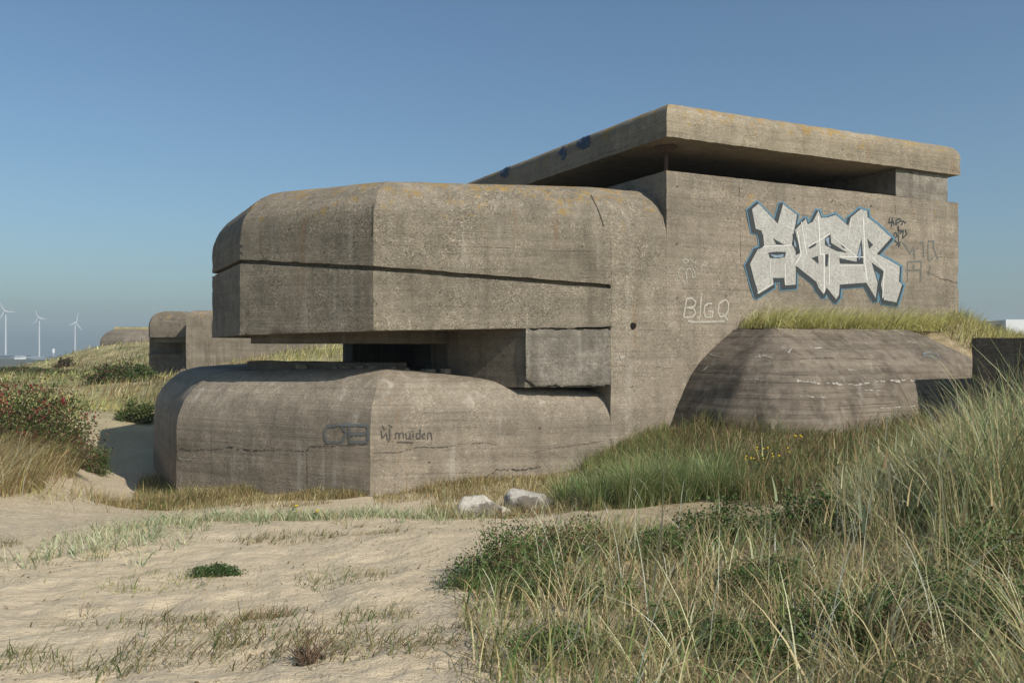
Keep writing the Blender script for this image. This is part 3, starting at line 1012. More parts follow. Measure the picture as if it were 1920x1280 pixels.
mb = MB()
slab_round(mb, [V2(x0, Y), V2(x1, Y - .25), V2(x1 + 1, Y + 12), V2(x0 - 1.5, Y + 9), V2(x0 - 1.0, Y + 2.2)], zb, fz(610, Y), zt, 1.0)
mb.build('visor', CONC_FAR, b2, jitter=.03)
mb = MB()
slab_round(mb, [V2(fx(349, Y - 2), Y - 2.0), V2(x1 + 12.2, Y + 3.2), V2(x1 + 10, Y + 14), V2(x1 + .1, Y + 12)], -4, fz(596, Y), fz(583, Y), .6)
mb.build('flank_wall', CONC_FAR, b2, jitter=.03)
mb = MB()
mb.prism([V2(fx(280, Y + 2), Y + 2), V2(x1, Y + 1.9), V2(x1, Y + 8), V2(x0 - 1.6, Y + 8), V2(fx(279, Y + 3.2), Y + 3.2)], -5, fz(664, Y), .5)
mb.build('base_block', CONC_FAR, b2, jitter=.03)
mb = MB()
mb.prism([V2(fx(327, Y), Y + 1.5), V2(x1, Y + 1.4), V2(x1, Y + 3), V2(fx(330, Y), Y + 3)], -5, fz(640, Y), .5)
mb.build('embrasure_pier', CONC_FAR, b2, jitter=.03)
mb = MB()
mb.prism([V2(fx(280, Y + 2.5), Y + 2.5), V2(x1, Y + 2.4), V2(x1, Y + 7), V2(x0 - 1.4, Y + 7)], -4, zb, .5)
mb.build('embrasure_wall', CONC_DARK, b2, jitter=.03)
mb = MB()
mb.prism([V2(x0 + .2, Y + .35), V2(x1, Y + .2), V2(x1, Y + 1.4), V2(x0 - .3, Y + 2)], fz(642, Y), zb + .02, .5)
mb.build('embrasure_lintel', CONC_DARK, b2, jitter=.02)
mb = MB()
mb.prism([V2(fx(338, Y - 2.5), Y - 2.5), V2(fx(372, Y - 2.3), Y - 2.3), V2(fx(372, Y - 1), Y - 1), V2(fx(342, Y - 1), Y - 1)], -4, fz(690, Y), .5)
mb.build('footing', CONC_FAR, b2, jitter=.03)

Y = 108.0
b3 = empty('bunker', (fx(230, Y), Y + 4, fz(665, Y)), 'low rounded bunker farthest away on the crest of the grassy dune', 'bunker')
mb = MB()
slab_round(mb, [V2(fx(187, Y), Y), V2(fx(233, Y), Y - .4), V2(fx(300, Y), Y + 1), V2(fx(300, Y), Y + 12), V2(fx(187, Y) - 1, Y + 10)], -6, fz(645, Y), fz(617, Y), 1.6, 1)
mb.build('bunker_body', CONC_FAR2, b3, jitter=.05)
mb = MB()
slab_round(mb, [V2(fx(205, Y), Y + 1.2), V2(fx(300, Y), Y + 1.8), V2(fx(300, Y), Y + 10), V2(fx(205, Y), Y + 10)], fz(618, Y), fz(615, Y), fz(612.5, Y), .15, 1)
mb.build('roof_slab', plain('lichen_concrete', (.30, .25, .13), .9, .25, 1.5), b3, jitter=.03)
mb = MB()
mb.prism([V2(fx(223, Y), Y - 1.3), V2(fx(233, Y), Y - 1.3), V2(fx(233, Y), Y + .5), V2(fx(223, Y), Y + .5)], -6, fz(655, Y), 1)
mb.build('entrance_wing', CONC_FAR2, b3, jitter=.03)

# ------------------------------------------------------------------ wind turbines and the far shore
WHITE = plain('white_turbine', (.48, .50, .52), .5, .04)


def turbine(px, hy, by, Y, R_, th0, yaw, label, sq=1.0):
    gx, gz, hz = fx(px, Y), fz(by, Y), fz(hy, Y)
    t = empty('wind_turbine', (gx, Y, gz), label, 'wind turbine', 'wind turbines on the far shore')
    mb = MB(); mb.tube((gx, Y, gz - 8), (gx, Y, hz), 1.2, .8, 14); mb.build('tower', WHITE, t, sharp=40)
    ca, sa = math.cos(yaw), math.sin(yaw)
    ax = Vector((sa, -ca, 0)); sd = Vector((ca, sa, 0))
    hub = Vector((gx, Y, hz + .6))
    mb = MB(); mb.tube(hub - ax * 4.2, hub + ax * 1.6, 1.15, 1.3, 10); mb.build('nacelle', WHITE, t, sharp=40)
    hc = hub + ax * 2.6
    mb = MB(); mb.tube(hub + ax * 1.6, hc + ax * .8, 1.2, .3, 10); mb.build('hub', WHITE, t, sharp=40)
    for k in range(3):
        th = th0 + k * 2 * math.pi / 3
        d = sd * math.cos(th) + Vector((0, 0, math.sin(th)))
        e = d.cross(ax)
        rows = []
        for f_, ch in ((0.03, .5), (.12, .8), (.22, .95), (.5, .7), (.8, .42), (1.0, .12)):
            c = hc + d * R_ * f_
            rows.append([tuple(c + e * ch), tuple(c + ax * .16 * (1 - f_ * .8)), tuple(c - e * ch * .6), tuple(c - ax * .16 * (1 - f_ * .8)), tuple(c + e * ch)])
        mb = MB(); mb.grid(np.array(rows)); mb.build('blade', WHITE, t, sharp=60)


turbine(10.5, 585, 668, 1050, 13.0, R(118), R(8), 'wind turbine nearest the left edge, the tallest of three')
turbine(73.5, 597, 668, 1180, 11.5, R(112), R(6), 'middle one of three wind turbines, its rotor turned squarely forward')
turbine(140.5, 606, 664, 1280, 16.0, R(76), R(72), 'wind turbine just above the dune slope, its rotor seen nearly edge-on')

SHED_W = plain('white_sheet', (.66, .67, .68), .6, .05)
SHED_G = plain('grey_sheet', (.30, .34, .37), .7, .08)
SHED_B = plain('dark_roof', (.16, .19, .22), .7, .08)
SHED_Y = plain('cream_sheet', (.62, .58, .46), .7, .08)
GLASS = plain('window_glass', (.09, .12, .14), .2, .1)


def shed(px0, px1, py0, py1, Y, dep, wall_m, roof_m, name, label, cat, ridge=1.2, windows=0):
    xa, xb, za, zb_ = fx(px0, Y), fx(px1, Y), fz(py1, Y), fz(py0, Y)
    o = empty(name, ((xa + xb) / 2, Y, za), label, cat)
    mb = MB(); mb.prism([V2(xa, Y), V2(xb, Y), V2(xb, Y + dep), V2(xa, Y + dep)], za - 4, zb_, 500)
    mb.build('wall', wall_m, o, smooth=False)
    mb = MB()
    e = .8
    mb.quad((xa - e, Y - e, zb_ + .05), (xb + e, Y - e, zb_ + .05), (xb + e, Y + dep / 2, zb_ + ridge), (xa - e, Y + dep / 2, zb_ + ridge), 900)
    mb.quad((xa - e, Y + dep + e, zb_ + .05), (xb + e, Y + dep + e, zb_ + .05), (xb + e, Y + dep / 2, zb_ + ridge), (xa - e, Y + dep / 2, zb_ + ridge), 900)
    for x in (xa - e, xb + e):
        mb.poly([(x, Y - e, zb_ + .05), (x, Y + dep / 2, zb_ + ridge), (x, Y + dep + e, zb_ + .05)])
    mb.build('roof', roof_m, o, smooth=False)
    if windows:
        mb = MB()
        mb.quad((xa + (xb - xa) * .12, Y - .06, za + (zb_ - za) * .3), (xa + (xb - xa) * windows, Y - .06, za + (zb_ - za) * .3), (xa + (xb - xa) * windows, Y - .06, za + (zb_ - za) * .72), (xa + (xb - xa) * .12, Y - .06, za + (zb_ - za) * .72), 900)
        mb.build('window', GLASS, o, smooth=False)
    return o


shed(-60, 17, 667.5, 681, 900, 40, SHED_B, SHED_B, 'warehouse', 'dark blue-grey warehouse under the leftmost wind turbine', 'building')
shed(18, 62, 671, 684, 860, 30, SHED_G, SHED_G, 'warehouse', 'pale grey shed under the middle wind turbine', 'building')
shed(27, 38, 667.5, 674, 840, 10, SHED_W, SHED_W, 'warehouse', 'small white box-shaped building between the two left wind turbines', 'building', .4)
shed(52, 95, 673.5, 684, 830, 30, SHED_G, SHED_G, 'warehouse', 'long low grey shed left of the dune slope', 'building', .8)
shed(94, 150, 670.5, 684, 850, 30, SHED_G, SHED_G, 'warehouse', 'grey shed partly behind the dune slope', 'building', .6)
shed(50, 72, 681.5, 687, 620, 14, SHED_Y, SHED_Y, 'warehouse', 'low cream shed just above the dark scrub at the left', 'building', .3)
shed(72, 92, 682, 687, 625, 14, SHED_Y, SHED_G, 'warehouse', 'low cream shed with grey roof next to the dune slope', 'building', .3)
tw = empty('storage_tower', (fx(100, 900), 900, fz(672, 900)), 'small white storage tower between the middle and right wind turbines', 'tower')
mb = MB(); mb.tube((fx(100, 900), 900, fz(676, 900)), (fx(100, 900), 900, fz(661, 900)), .8, .8, 12); mb.build('shaft', SHED_G, tw, sharp=40)
mb = MB(); mb.tube((fx(100, 900), 900, fz(661.5, 900)), (fx(100, 900), 900, fz(653.5, 900)), 1.3, 1.3, 12); mb.build('tank', SHED_W, tw, sharp=40)
hb = shed(1832, 1895, 602, 624, 210, 14, SHED_W, SHED_W, 'long_building', 'white flat-roofed building beyond the grass at the right edge', 'building', .4, windows=.78)
mb = MB()
xa, xb = fx(1886, 208), fx(1960, 208)
mb.prism([V2(xa, 208), V2(xb, 208), V2(xb, 222), V2(xa, 222)], fz(660, 208), fz(599, 208), 90)
mb.build('side_wing', SHED_W, hb, smooth=False)

# ------------------------------------------------------------------ leaves and blades
def color_attr(me, C):
    a = me.attributes.new('tint', 'FLOAT_COLOR', 'POINT')
    a.data.foreach_set('color', np.concatenate([C, np.ones((len(C), 1))], 1).astype(np.float32).ravel())


def foliage_mat(name, trans=.35, rough=.6, spec=.25):
    m = NM(name)
    at = m.n('Attribute', attribute_name='tint')
    b = m.n('BsdfPrincipled', i_Roughness=rough)
    b.inputs['Specular IOR Level'].default_value = spec
    m.l(at.outputs['Color'], b.inputs['Base Color'])
    t = m.n('BsdfTranslucent'); m.l(at.outputs['Color'], t.inputs['Color'])
    x = m.n('MixShader', i_0=trans); m.l(b.outputs[0], x.inputs[1]); m.l(t.outputs[0], x.inputs[2])
    m.l(x.outputs[0], m.out.inputs['Surface'])
    return m.m


BLADE = foliage_mat('grass_blade', .36)
LEAF = foliage_mat('leaf', .25, .5)
PETAL = plain('yellow_petal', (.75, .52, .02), .6, .15)
BERRY = plain('red_berry', (.20, .028, .03), .5, .5, 3)
TWIG = plain('twig', (.13, .085, .055), .85, .35, 15)


def mesh_quads(name, V, Q, C, mat, parent=None):
    """big meshes straight from arrays"""
    me = bpy.data.meshes.new(name)
    me.vertices.add(len(V)); me.vertices.foreach_set('co', V.astype(np.float32).ravel())
    me.loops.add(Q.size); me.loops.foreach_set('vertex_index', Q.astype(np.int32).ravel())
    me.polygons.add(len(Q))
    me.polygons.foreach_set('loop_start', np.arange(0, Q.size, 4, dtype=np.int32))
    me.polygons.foreach_set('loop_total', np.full(len(Q), 4, np.int32))
    me.update(calc_edges=True)
    if C is not None: color_attr(me, C)
    return link(name, me, mat, parent)


PAL = {
    'marram': [(.125, .165, .070), (.165, .200, .085), (.095, .132, .056), (.20, .215, .10), (.27, .25, .13)],
    'green': [(.070, .115, .034), (.055, .095, .028), (.105, .145, .046), (.14, .16, .055)],
    'straw': [(.36, .29, .165), (.44, .37, .225), (.28, .215, .115), (.22, .165, .085), (.19, .175, .08)],
    'brown': [(.17, .110, .050), (.13, .085, .040), (.22, .155, .075), (.11, .10, .040), (.26, .20, .10)],
    'olive': [(.165, .150, .060), (.12, .115, .042), (.21, .185, .085), (.27, .225, .115), (.10, .105, .035)],
    'gold': [(.35, .32, .12), (.42, .37, .155), (.29, .285, .095), (.22, .23, .07), (.34, .29, .12)],
    'pale': [(.22, .245, .15), (.26, .27, .165), (.18, .21, .115), (.31, .285, .175)],
}


GAIN = 1.85


def pick(names, n):
    """colours for n blades from weighted palettes"""
    C = np.zeros((n, 3))
    tot = sum(w for _, w in names)
    r = rng.random(n) * tot
    lo = 0
    for nm, w in names:
        k = (r >= lo) & (r < lo + w); lo += w
        pl = np.array(PAL[nm])
        C[k] = pl[rng.integers(0, len(pl), k.sum())]
    return np.clip(C * GAIN * rng.uniform(.6, 1.3, (n, 1)), 0, .62)


class Blades:
    def __init__(s): s.V, s.Q, s.C, s.n = [], [], [], 0

    def add(s, base, h, w, az, lean, col, seg=4, droop=.35, tip=None):
        """ribbon blades: base (N,3), length h, width w, azimuth of lean, lean 0..1.5"""
        N = len(base)
        h = np.broadcast_to(h, (N,)); w = np.broadcast_to(w, (N,)); az = np.broadcast_to(az, (N,)); lean = np.broadcast_to(lean, (N,))
        t = np.linspace(0, 1, seg + 1)[None]
        # angle from the vertical grows along the blade
        w = w * np.exp(rng.normal(0, .33, N))
        kink = (rng.random((N, 1)) < .14) * rng.uniform(.5, 1.7, (N, 1)) * (t > rng.uniform(.3, .8, (N, 1)))
        ang = kink + (lean[:, None] * (.35 + .65 * t) + droop * rng.uniform(.3, 1.7, (N, 1)) * t ** 2)
        dl = h[:, None] / seg
        hx = np.concatenate([np.zeros((N, 1)), np.cumsum(np.sin(ang[:, 1:]) * dl, 1)], 1)
        hz = np.concatenate([np.zeros((N, 1)), np.cumsum(np.cos(ang[:, 1:]) * dl, 1)], 1)
        ca, sa = np.cos(az)[:, None], np.sin(az)[:, None]
        pts = np.stack([base[:, 0:1] + ca * hx, base[:, 1:2] + sa * hx, base[:, 2:3] + hz], -1)
        tw = az + np.pi / 2 + rng.uniform(-.9, .9, N)
        wd = np.stack([np.cos(tw), np.sin(tw), np.zeros(N)], -1)[:, None] * (w[:, None] * .5 * (1 - .85 * t ** 1.6))[..., None]
        V = np.stack([pts - wd, pts + wd], 2).reshape(-1, 3)
        k = np.arange(seg)
        q = np.stack([2 * k, 2 * k + 1, 2 * k + 3, 2 * k + 2], -1)[None] + (np.arange(N) * (seg + 1) * 2)[:, None, None]
        tc = col if tip is None else tip
        cc = (col[:, None] * (1 - t[..., None] ** 2) + tc[:, None] * t[..., None] ** 2)
        s.V.append(V); s.Q.append(q.reshape(-1, 4) + s.n); s.C.append(np.repeat(cc[:, :, None], 2, 2).reshape(-1, 3))
        s.n += len(V)
        return pts[:, -1]

    def build(s, name, label, kind='stuff', cat='grass', parent=None, mat=None):
        o = mesh_quads(name, np.concatenate(s.V), np.concatenate(s.Q), np.concatenate(s.C), mat or BLADE, parent)
        if label: tag(o, label, cat if kind != 'stuff' else 'grass', kind=kind if kind == 'stuff' else None)
        return o


def to_px(x, y, z): return CX + F * x / y, HY - F * z / y


def inpoly(px, py, poly):
    px = np.asarray(px); py = np.asarray(py)
    ins = np.zeros(px.shape, bool)
    n = len(poly)
    for i in range(n):
        x1, y1 = poly[i]; x2, y2 = poly[(i + 1) % n]
        c = ((y1 > py) != (y2 > py)) & (px < (x2 - x1) * (py - y1) / (y2 - y1 + 1e-12) + x1)
        ins ^= c
    return ins


def scatter(n, xr, yr, keep=None, dens=None):
    """random places on the terrain; keep(px,py,x,y) and dens(x,y)->0..1 choose"""
    x = rng.uniform(*xr, n); y = rng.uniform(*yr, n)
    if dens is not None:
        k = rng.random(n) < dens(x, y); x, y = x[k], y[k]
    z = height(x, y)
    if keep is not None:
        px, py = to_px(x, y, z)
        k = keep(px, py, x, y); x, y, z = x[k], y[k], z[k]
    return np.stack([x, y, z], -1)


def scatter_uv(n, ur, yr, keep=None, dens=None):
    """places with an even density in the view's polar grid (more far away)"""
    y = np.exp(rng.uniform(math.log(yr[0]), math.log(yr[1]), n)); x = rng.uniform(*ur, n) * y
    if dens is not None:
        k = rng.random(n) < dens(x, y); x, y = x[k], y[k]
    z = height(x, y)
    if keep is not None:
        px, py = to_px(x, y, z)
        k = keep(px, py, x, y); x, y, z = x[k], y[k], z[k]
    return np.stack([x, y, z], -1)


PLAN_LO = [tuple(E3), tuple(L2 - ML[1] * .2), tuple(L1 - ML[2] * .2), tuple(L0 - ML[3] * .2), tuple(L0b), tuple(L3b), tuple(E5b), tuple(E5)]
PLAN_AN = [tuple(p) for p in AN] + [tuple(E5)]


def outside(x, y): return ~inpoly(x, y, PLAN_LO) & ~inpoly(x, y, PLAN_AN)


WIND = .15     # blades lean to the right a little


def az_wind(n, spread=1.0): return WIND + rng.normal(0, spread, n)


def clump_var(n, per, lo, hi): return np.repeat(rng.uniform(lo, hi, n), per)


def tuft_points(centers, per, r):
    c = np.repeat(centers, per, 0)
    a = rng.uniform(0, 2 * np.pi, len(c)); d = r * np.sqrt(rng.random(len(c)))
    x = c[:, 0] + np.cos(a) * d; y = c[:, 1] + np.sin(a) * d
    return np.stack([x, y, height(x, y)], -1), a, d / r


# --- right foreground: marram, straw and herbs on the dune shoulder
FG = [(850, 1120), (900, 1060), (1010, 1010), (1120, 1000), (1250, 1004), (1420, 1004), (1540, 955), (1640, 880), (1760, 800), (2100, 740), (2300, 1500), (960, 1500), (900, 1290)]


def fgdens(x, y):
    return np.clip(.62 + 1.1 * fbm(x * .8, y * .8, 77, 3), .12, 1)


inF = lambda px, py, x, y: inpoly(px, py, FG)
b = Blades()
# low litter
g = scatter(52000, (-.6, 9.5), (3.0, 14), inF, lambda x, y: np.clip(.5 + fbm(x * 1.2, y * 1.2, 5, 3), .1, 1))
n = len(g)
b.add(g, rng.uniform(.10, .34, n), .0045 + .0005 * g[:, 1], rng.uniform(0, 6.28, n), rng.uniform(.5, 1.45, n), pick([('straw', 6), ('brown', 3), ('olive', 2)], n), 3, .5)
g = scatter(26000, (-.4, 9.5), (3.0, 14), inF, fgdens); n = len(g)
b.add(g, rng.uniform(.18, .45, n), .006 + .0004 * g[:, 1], az_wind(n, 1.3), rng.uniform(.15, .9, n), pick([('green', 4), ('marram', 2), ('olive', 3), ('straw', 4)], n), 4, .6)
b.build('dune_grass', 'tangled straw and green grass covering the right foreground')

mr = Blades()
c = scatter(300, (.6, 9.5), (3.2, 13.5), lambda px, py, x, y: inpoly(px, py, FG) & ((py > 1010) | (px > 1560)), lambda x, y: np.clip(.22 + .45 * (x / y > .34) + 1.0 * fbm(x * .5, y * .5, 12, 2), .03, 1))
pts, a, d = tuft_points(c, 62, .16)
n = len(pts); cv = clump_var(len(c), 62, .55, 1.15); ca_ = clump_var(len(c), 62, 0, 6.28)
tall = np.clip(.48 + .5 * np.clip((pts[:, 0] / pts[:, 1] - .30) / .25, 0, 1), .4, 1.0)
mr.add(pts, rng.uniform(.4, 1.0, n) * tall * cv, .0055 + .0004 * pts[:, 1], np.where(rng.random(n) < .35, ca_, a + rng.normal(0, .7, n)), .10 + .9 * d * rng.random(n) + .25 * rng.random(n), pick([('marram', 4), ('straw', 7), ('olive', 2)], n), 5, .9)
# the dense tall stand at the right edge
c = scatter(330, (3.2, 9.5), (6.5, 14), lambda px, py, x, y: (px > 1580 + 60 * vnoise(x, y, 8)) & (py < 1120) & outside(x, y))
pts, a, d = tuft_points(c, 70, .16); n = len(pts); cv = clump_var(len(c), 70, .62, 1.1); ca_ = clump_var(len(c), 70, -1.6, 1.9)
hs = np.clip(.62 + 1.15 * (to_px(pts[:, 0], pts[:, 1], pts[:, 2])[0] - 1580) / 300, .5, 1.75)
mr.add(pts, rng.uniform(.5, 1.0, n) * hs * cv, .006 + .00045 * pts[:, 1], np.where(rng.random(n) < .45, ca_, a + rng.normal(0, .6, n)), .05 + .85 * d * rng.random(n) + .2 * rng.random(n), pick([('marram', 6), ('straw', 5), ('olive', 2)], n), 5, .6)
# green tussocks before the wall
for px, py, Y_, num, sp, hh in ((1215, 945, 14.2, 11, .45, 1.1), (1300, 935, 14.6, 8, .45, 1.05), (1165, 930, 15.0, 8, .5, .85), (1350, 945, 14.2, 6, .3, .8), (1125, 905, 16.0, 6, .5, .5), (1270, 905, 16, 5, .5, .75)):
    q = P(px, py, Y_)
    c = np.stack([q[0] + rng.normal(0, sp, num), q[1] + rng.normal(0, sp * .6, num)], -1)
    pts, a, d = tuft_points(c, 190, .21); n = len(pts); cv = clump_var(num, 190, .65, 1.1)
    mr.add(pts, rng.uniform(.45, 1.0, n) * hh * cv, .0085, a + rng.normal(0, .45, n), .05 + .95 * d * rng.random(n) ** .8, pick([('marram', 6), ('green', 4), ('straw', .6)], n), 5, .65)
mr.build('marram_grass', 'tall grey-green marram grass in tussocks at the right and before the long wall')

st = Blades()
g = scatter(7500, (.2, 8.5), (3.4, 13), inF, lambda x, y: np.clip(.5 + 1.2 * fbm(x * .6, y * .6, 40, 2), .05, 1)); n = len(g)
st.add(g, rng.uniform(.2, .75, n), .0065, rng.uniform(0, 6.28, n), rng.uniform(.15, 1.5, n), pick([('straw', 1)], n) * 1.15, 4, .35)
for px, py, Y_, L, le in ((1240, 1080, 7.6, 1.15, .02), (1250, 1075, 7.7, .95, .08), (1655, 1050, 7.2, .95, .05), (1340, 1170, 5.8, .85, .22), (1225, 1210, 5.6, .75, .02), (1700, 1060, 7.6, .8, .1), (1560, 1090, 6.8, .7, .45)):
    q = P(px, py, Y_); q[2] = float(height([q[0]], [q[1]])[0])
    st.add(q[None], L, .014, .2, le, np.array([[.46, .39, .24]]), 5, .15)
g = scatter(1500, (1.0, 8.5), (4.0, 13), lambda px, py, x, y: inpoly(px, py, FG) & (px > 1150), lambda x, y: np.clip(.05 + .3 * (x / y > .35) + .5 * fbm(x * .6, y * .6, 44, 2), 0, 1)); n = len(g)
tips = st.add(g, rng.uniform(.6, 1.05, n), .006, az_wind(n, 1.2), rng.uniform(.02, .3, n), pick([('straw', 1)], n), 4, .15)
st.add(tips - np.array([0, 0, .10]), rng.uniform(.13, .2, n), .017, az_wind(n, 1.2), rng.uniform(.05, .4, n), pick([('straw', 2), ('pale', 1)], n), 3, .1)
st.build('dry_stalks', 'bleached dry stalks standing and lying among the marram at the right')

# --- hollow in front of the annex
hb_ = Blades()
HOL = [(1235, 870), (1260, 800), (1400, 800), (1730, 775), (1760, 850), (1640, 935), (1420, 950), (1290, 930)]
g = scatter(26000, (2.0, 10.5), (12.5, 20.5), lambda px, py, x, y: inpoly(px, py, HOL) & outside(x, y)); n = len(g)
hb_.add(g, rng.uniform(.2, .62, n) * np.clip(.9 + 1.2 * fbm(g[:, 0] * .6, g[:, 1] * .6, 64, 3), .35, 1.6), .011, az_wind(n, 1.2), rng.uniform(.1, .9, n), pick([('brown', 5), ('olive', 3), ('green', 4)], n) * .75, 4, .7)
hb_.build('brown_grass', 'brown and dark green grass in the hollow before the rounded annex')

# --- grass along the foot of the base block
fo = Blades()
foot = []
for a_, b_, n_ in ((L1, L2, 12500), (L2, E3, 8500), (E3, E4, 1000)):
    t = rng.random(n_); nrm = V2(-(b_ - a_)[1], (b_ - a_)[0]); nrm = nrm / np.linalg.norm(nrm)
    if nrm[1] > 0: nrm = -nrm
    dd = rng.exponential(.78, n_) + .02
    p = a_ + (b_ - a_) * t[:, None] + nrm * dd[:, None]
    foot.append(p)
p = np.concatenate(foot); p = p[outside(p[:, 0], p[:, 1])]
k = fbm(p[:, 0] * .9, p[:, 1] * .9, 61, 2) + rng.normal(0, .12, len(p)) > -.22; p = p[k]
p = np.concatenate([p, np.stack([rng.normal(-7.0, 1.0, 7800), rng.normal(19.9, .75, 7800)], -1)])
p = p[outside(p[:, 0], p[:, 1])]
z = height(p[:, 0], p[:, 1]); n = len(p)
hv = np.clip(.75 + 1.3 * fbm(p[:, 0] * .7, p[:, 1] * .7, 63, 3), .3, 1.5)
fo.add(np.column_stack([p, z]), rng.uniform(.12, .46, n) * hv, .010, az_wind(n, 1.4), rng.uniform(.1, 1.0, n), pick([('brown', 4), ('olive', 4), ('straw', 2)], n), 4, .6)
# mixed grass between the block, the stones and the tussocks
g = scatter(24000, (-1.5, 4.2), (13.5, 21), lambda px, py, x, y: outside(x, y) & inpoly(px, py, [(690, 945), (900, 925), (1090, 880), (1240, 815), (1270, 930), (1210, 985), (1030, 1000), (860, 985)]), lambda x, y: np.clip(.45 + fbm(x * .9, y * .9, 15, 3), 0, 1)); n = len(g)
fo.add(g, rng.uniform(.10, .34, n), .009, az_wind(n, 1.4), rng.uniform(.2, 1.2, n), pick([('brown', 3), ('olive', 4), ('straw', 3)], n), 3, .5)
g = scatter(9000, (1.6, 3.6), (17.2, 21), lambda px, py, x, y: outside(x, y) & (py < 905)); n = len(g)
fo.add(g, rng.uniform(.2, .5, n), .010, az_wind(n, 1.4), rng.uniform(.1, .9, n), pick([('green', 4), ('olive', 4), ('brown', 2)], n), 4, .6)
# shaded grass beside the left corner
g = scatter(9000, (-10.6, -7.2), (18.2, 26), lambda px, py, x, y: outside(x, y) & inpoly(px, py, [(245, 950), (262, 900), (300, 860), (345, 915), (400, 945), (300, 965)])); n = len(g)
fo.add(g, rng.uniform(.15, .45, n), .011, az_wind(n, 1.4), rng.uniform(.2, 1.0, n), pick([('brown', 3), ('olive', 4), ('green', 2)], n), 4, .6)
fo.build('foot_grass', 'dry brown grass fringe along the foot of the large bunker')

# --- pale creeping grass and flattened wisps on the sand
wi = Blades()
line = np.array([P(110, 1062, 8.3), P(200, 1010, 10.2), P(300, 985, 12.2), P(450, 978, 13.2), P(600, 980, 13.2), P(730, 972, 13.8), P(850, 985, 13.4)])[:, :2]
for (a_, b_), n_, per in zip(zip(line[:-1], line[1:]), (34, 44, 46, 60, 60, 50), (13,) * 6):
    t = rng.random(n_)[:, None]
    c = a_ + (b_ - a_) * t + rng.normal(0, .42, (n_, 2))
    pts, a, d = tuft_points(c, per, .14); n = len(pts)
    wi.add(pts, rng.uniform(.12, .30, n), .009, a + rng.normal(0, .8, n), rng.uniform(.5, 1.25, n), pick([('pale', 7), ('green', 1), ('straw', 1)], n), 4, .4)
SANDP = [(0, 1300), (-50, 1190), (180, 1090), (330, 1010), (640, 985), (900, 995), (1010, 1010), (860, 1110), (960, 1300)]


def wdens(x, y):
    u = (x * .94 + y * .34); v = (-x * .34 + y * .94)
    return np.clip(-.22 + 2.0 * fbm(u * .65, v * 1.5, 51, 3) + .40 * np.clip((x + 2.4) / 2.2, -.6, .9), 0, 1)


g = scatter(56000, (-5.5, 1.2), (4.0, 14), lambda px, py, x, y: inpoly(px, py, SANDP), wdens); n = len(g)
wi.add(g, rng.uniform(.05, .17, n), .0032 + .0004 * g[:, 1], .35 + rng.normal(0, 1.1, n), rng.uniform(.95, 1.5, n), pick([('olive', 5), ('green', 2), ('straw', 2), ('brown', 4)], n) * .72, 3, .15)
g = scatter(9000, (-9, 1.0), (3.6, 14), lambda px, py, x, y: px < 1000, lambda x, y: np.clip(-.25 + 1.3 * fbm(x * .9, y * 1.4, 58, 3), 0, 1) * .5); n = len(g)
wi.add(g, rng.uniform(.05, .16, n), .003 + .0004 * g[:, 1], .35 + rng.normal(0, .8, n), rng.uniform(1.1, 1.5, n), pick([('olive', 3), ('straw', 3), ('brown', 3)], n), 3, .15)
for px, py, Y_, num, r_, cols in ((950, 1165, 6.2, 240, .28, 'olive'), (500, 1150, 6.4, 200, .22, 'brown'), (430, 1220, 5.3, 90, .12, 'olive'), (1130, 1240, 5, 300, .3, 'brown'), (20, 1255, 4.8, 260, .3, 'olive'), (200, 1265, 4.7, 120, .2, 'olive'),
                                 (640, 1070, 7.9, 260, .45, 'olive'), (300, 1075, 7.9, 260, .5, 'gold'), (560, 1010, 10.4, 240, .5, 'olive'), (700, 1160, 6.3, 200, .3, 'olive'), (0, 1020, 10, 160, .25, 'brown')):
    q = P(px, py, Y_)
    pts, a, d = tuft_points(q[None, :2], num, r_); n = len(pts)
    wi.add(pts, rng.uniform(.04, .15, n), .005, .3 + rng.normal(0, 1.2, n), rng.uniform(.4, 1.45, n), pick([(cols, 5), ('green', 2), ('straw', 1)], n) * .75, 3, .2)
wi.build('sand_grass', 'sparse flattened wisps and pale creeping grass on the trodden sand')

# --- top of the annex and the bank behind it
at = Blades()
tp = [tuple(p[:2]) for p in an_top[:5]] + [tuple(an_top[5][:2]), tuple(E5 + DM * .3), tuple(E3 + DM * 3.8)]
x = rng.uniform(4.5, 14, 60000); y = rng.uniform(20, 29, 60000)
k = inpoly(x, y, tp); x, y = x[k][:17000], y[k][:17000]; n = len(x)
at.add(np.column_stack([x, y, np.full(n, .36)]), rng.uniform(.4, .95, n), .013, WIND - .2 + rng.normal(0, .7, n), rng.uniform(.25, 1.2, n), pick([('gold', 8), ('olive', 2), ('straw', 1)], n) * 1.1, 4, .9)
g = scatter(36000, (10, 22), (21.5, 34), lambda px, py, x, y: outside(x, y) & (px > 1640) & (px < 2100) & (y > 20.5 + .0)); n = len(g)
at.add(g, rng.uniform(.3, .68, n), .014, WIND + rng.normal(0, .8, n), rng.uniform(.2, 1.0, n), pick([('gold', 6), ('olive', 4), ('straw', 1)], n), 4, .7)
at.build('bank_grass', 'yellow-green wind-bent grass on top of the annex and the bank behind')

# --- dune slope at the left and behind
ds = Blades()


def hilld(x, y): return np.clip(.65 + .9 * fbm(x * .12, y * .10, 71, 3), .1, 1)


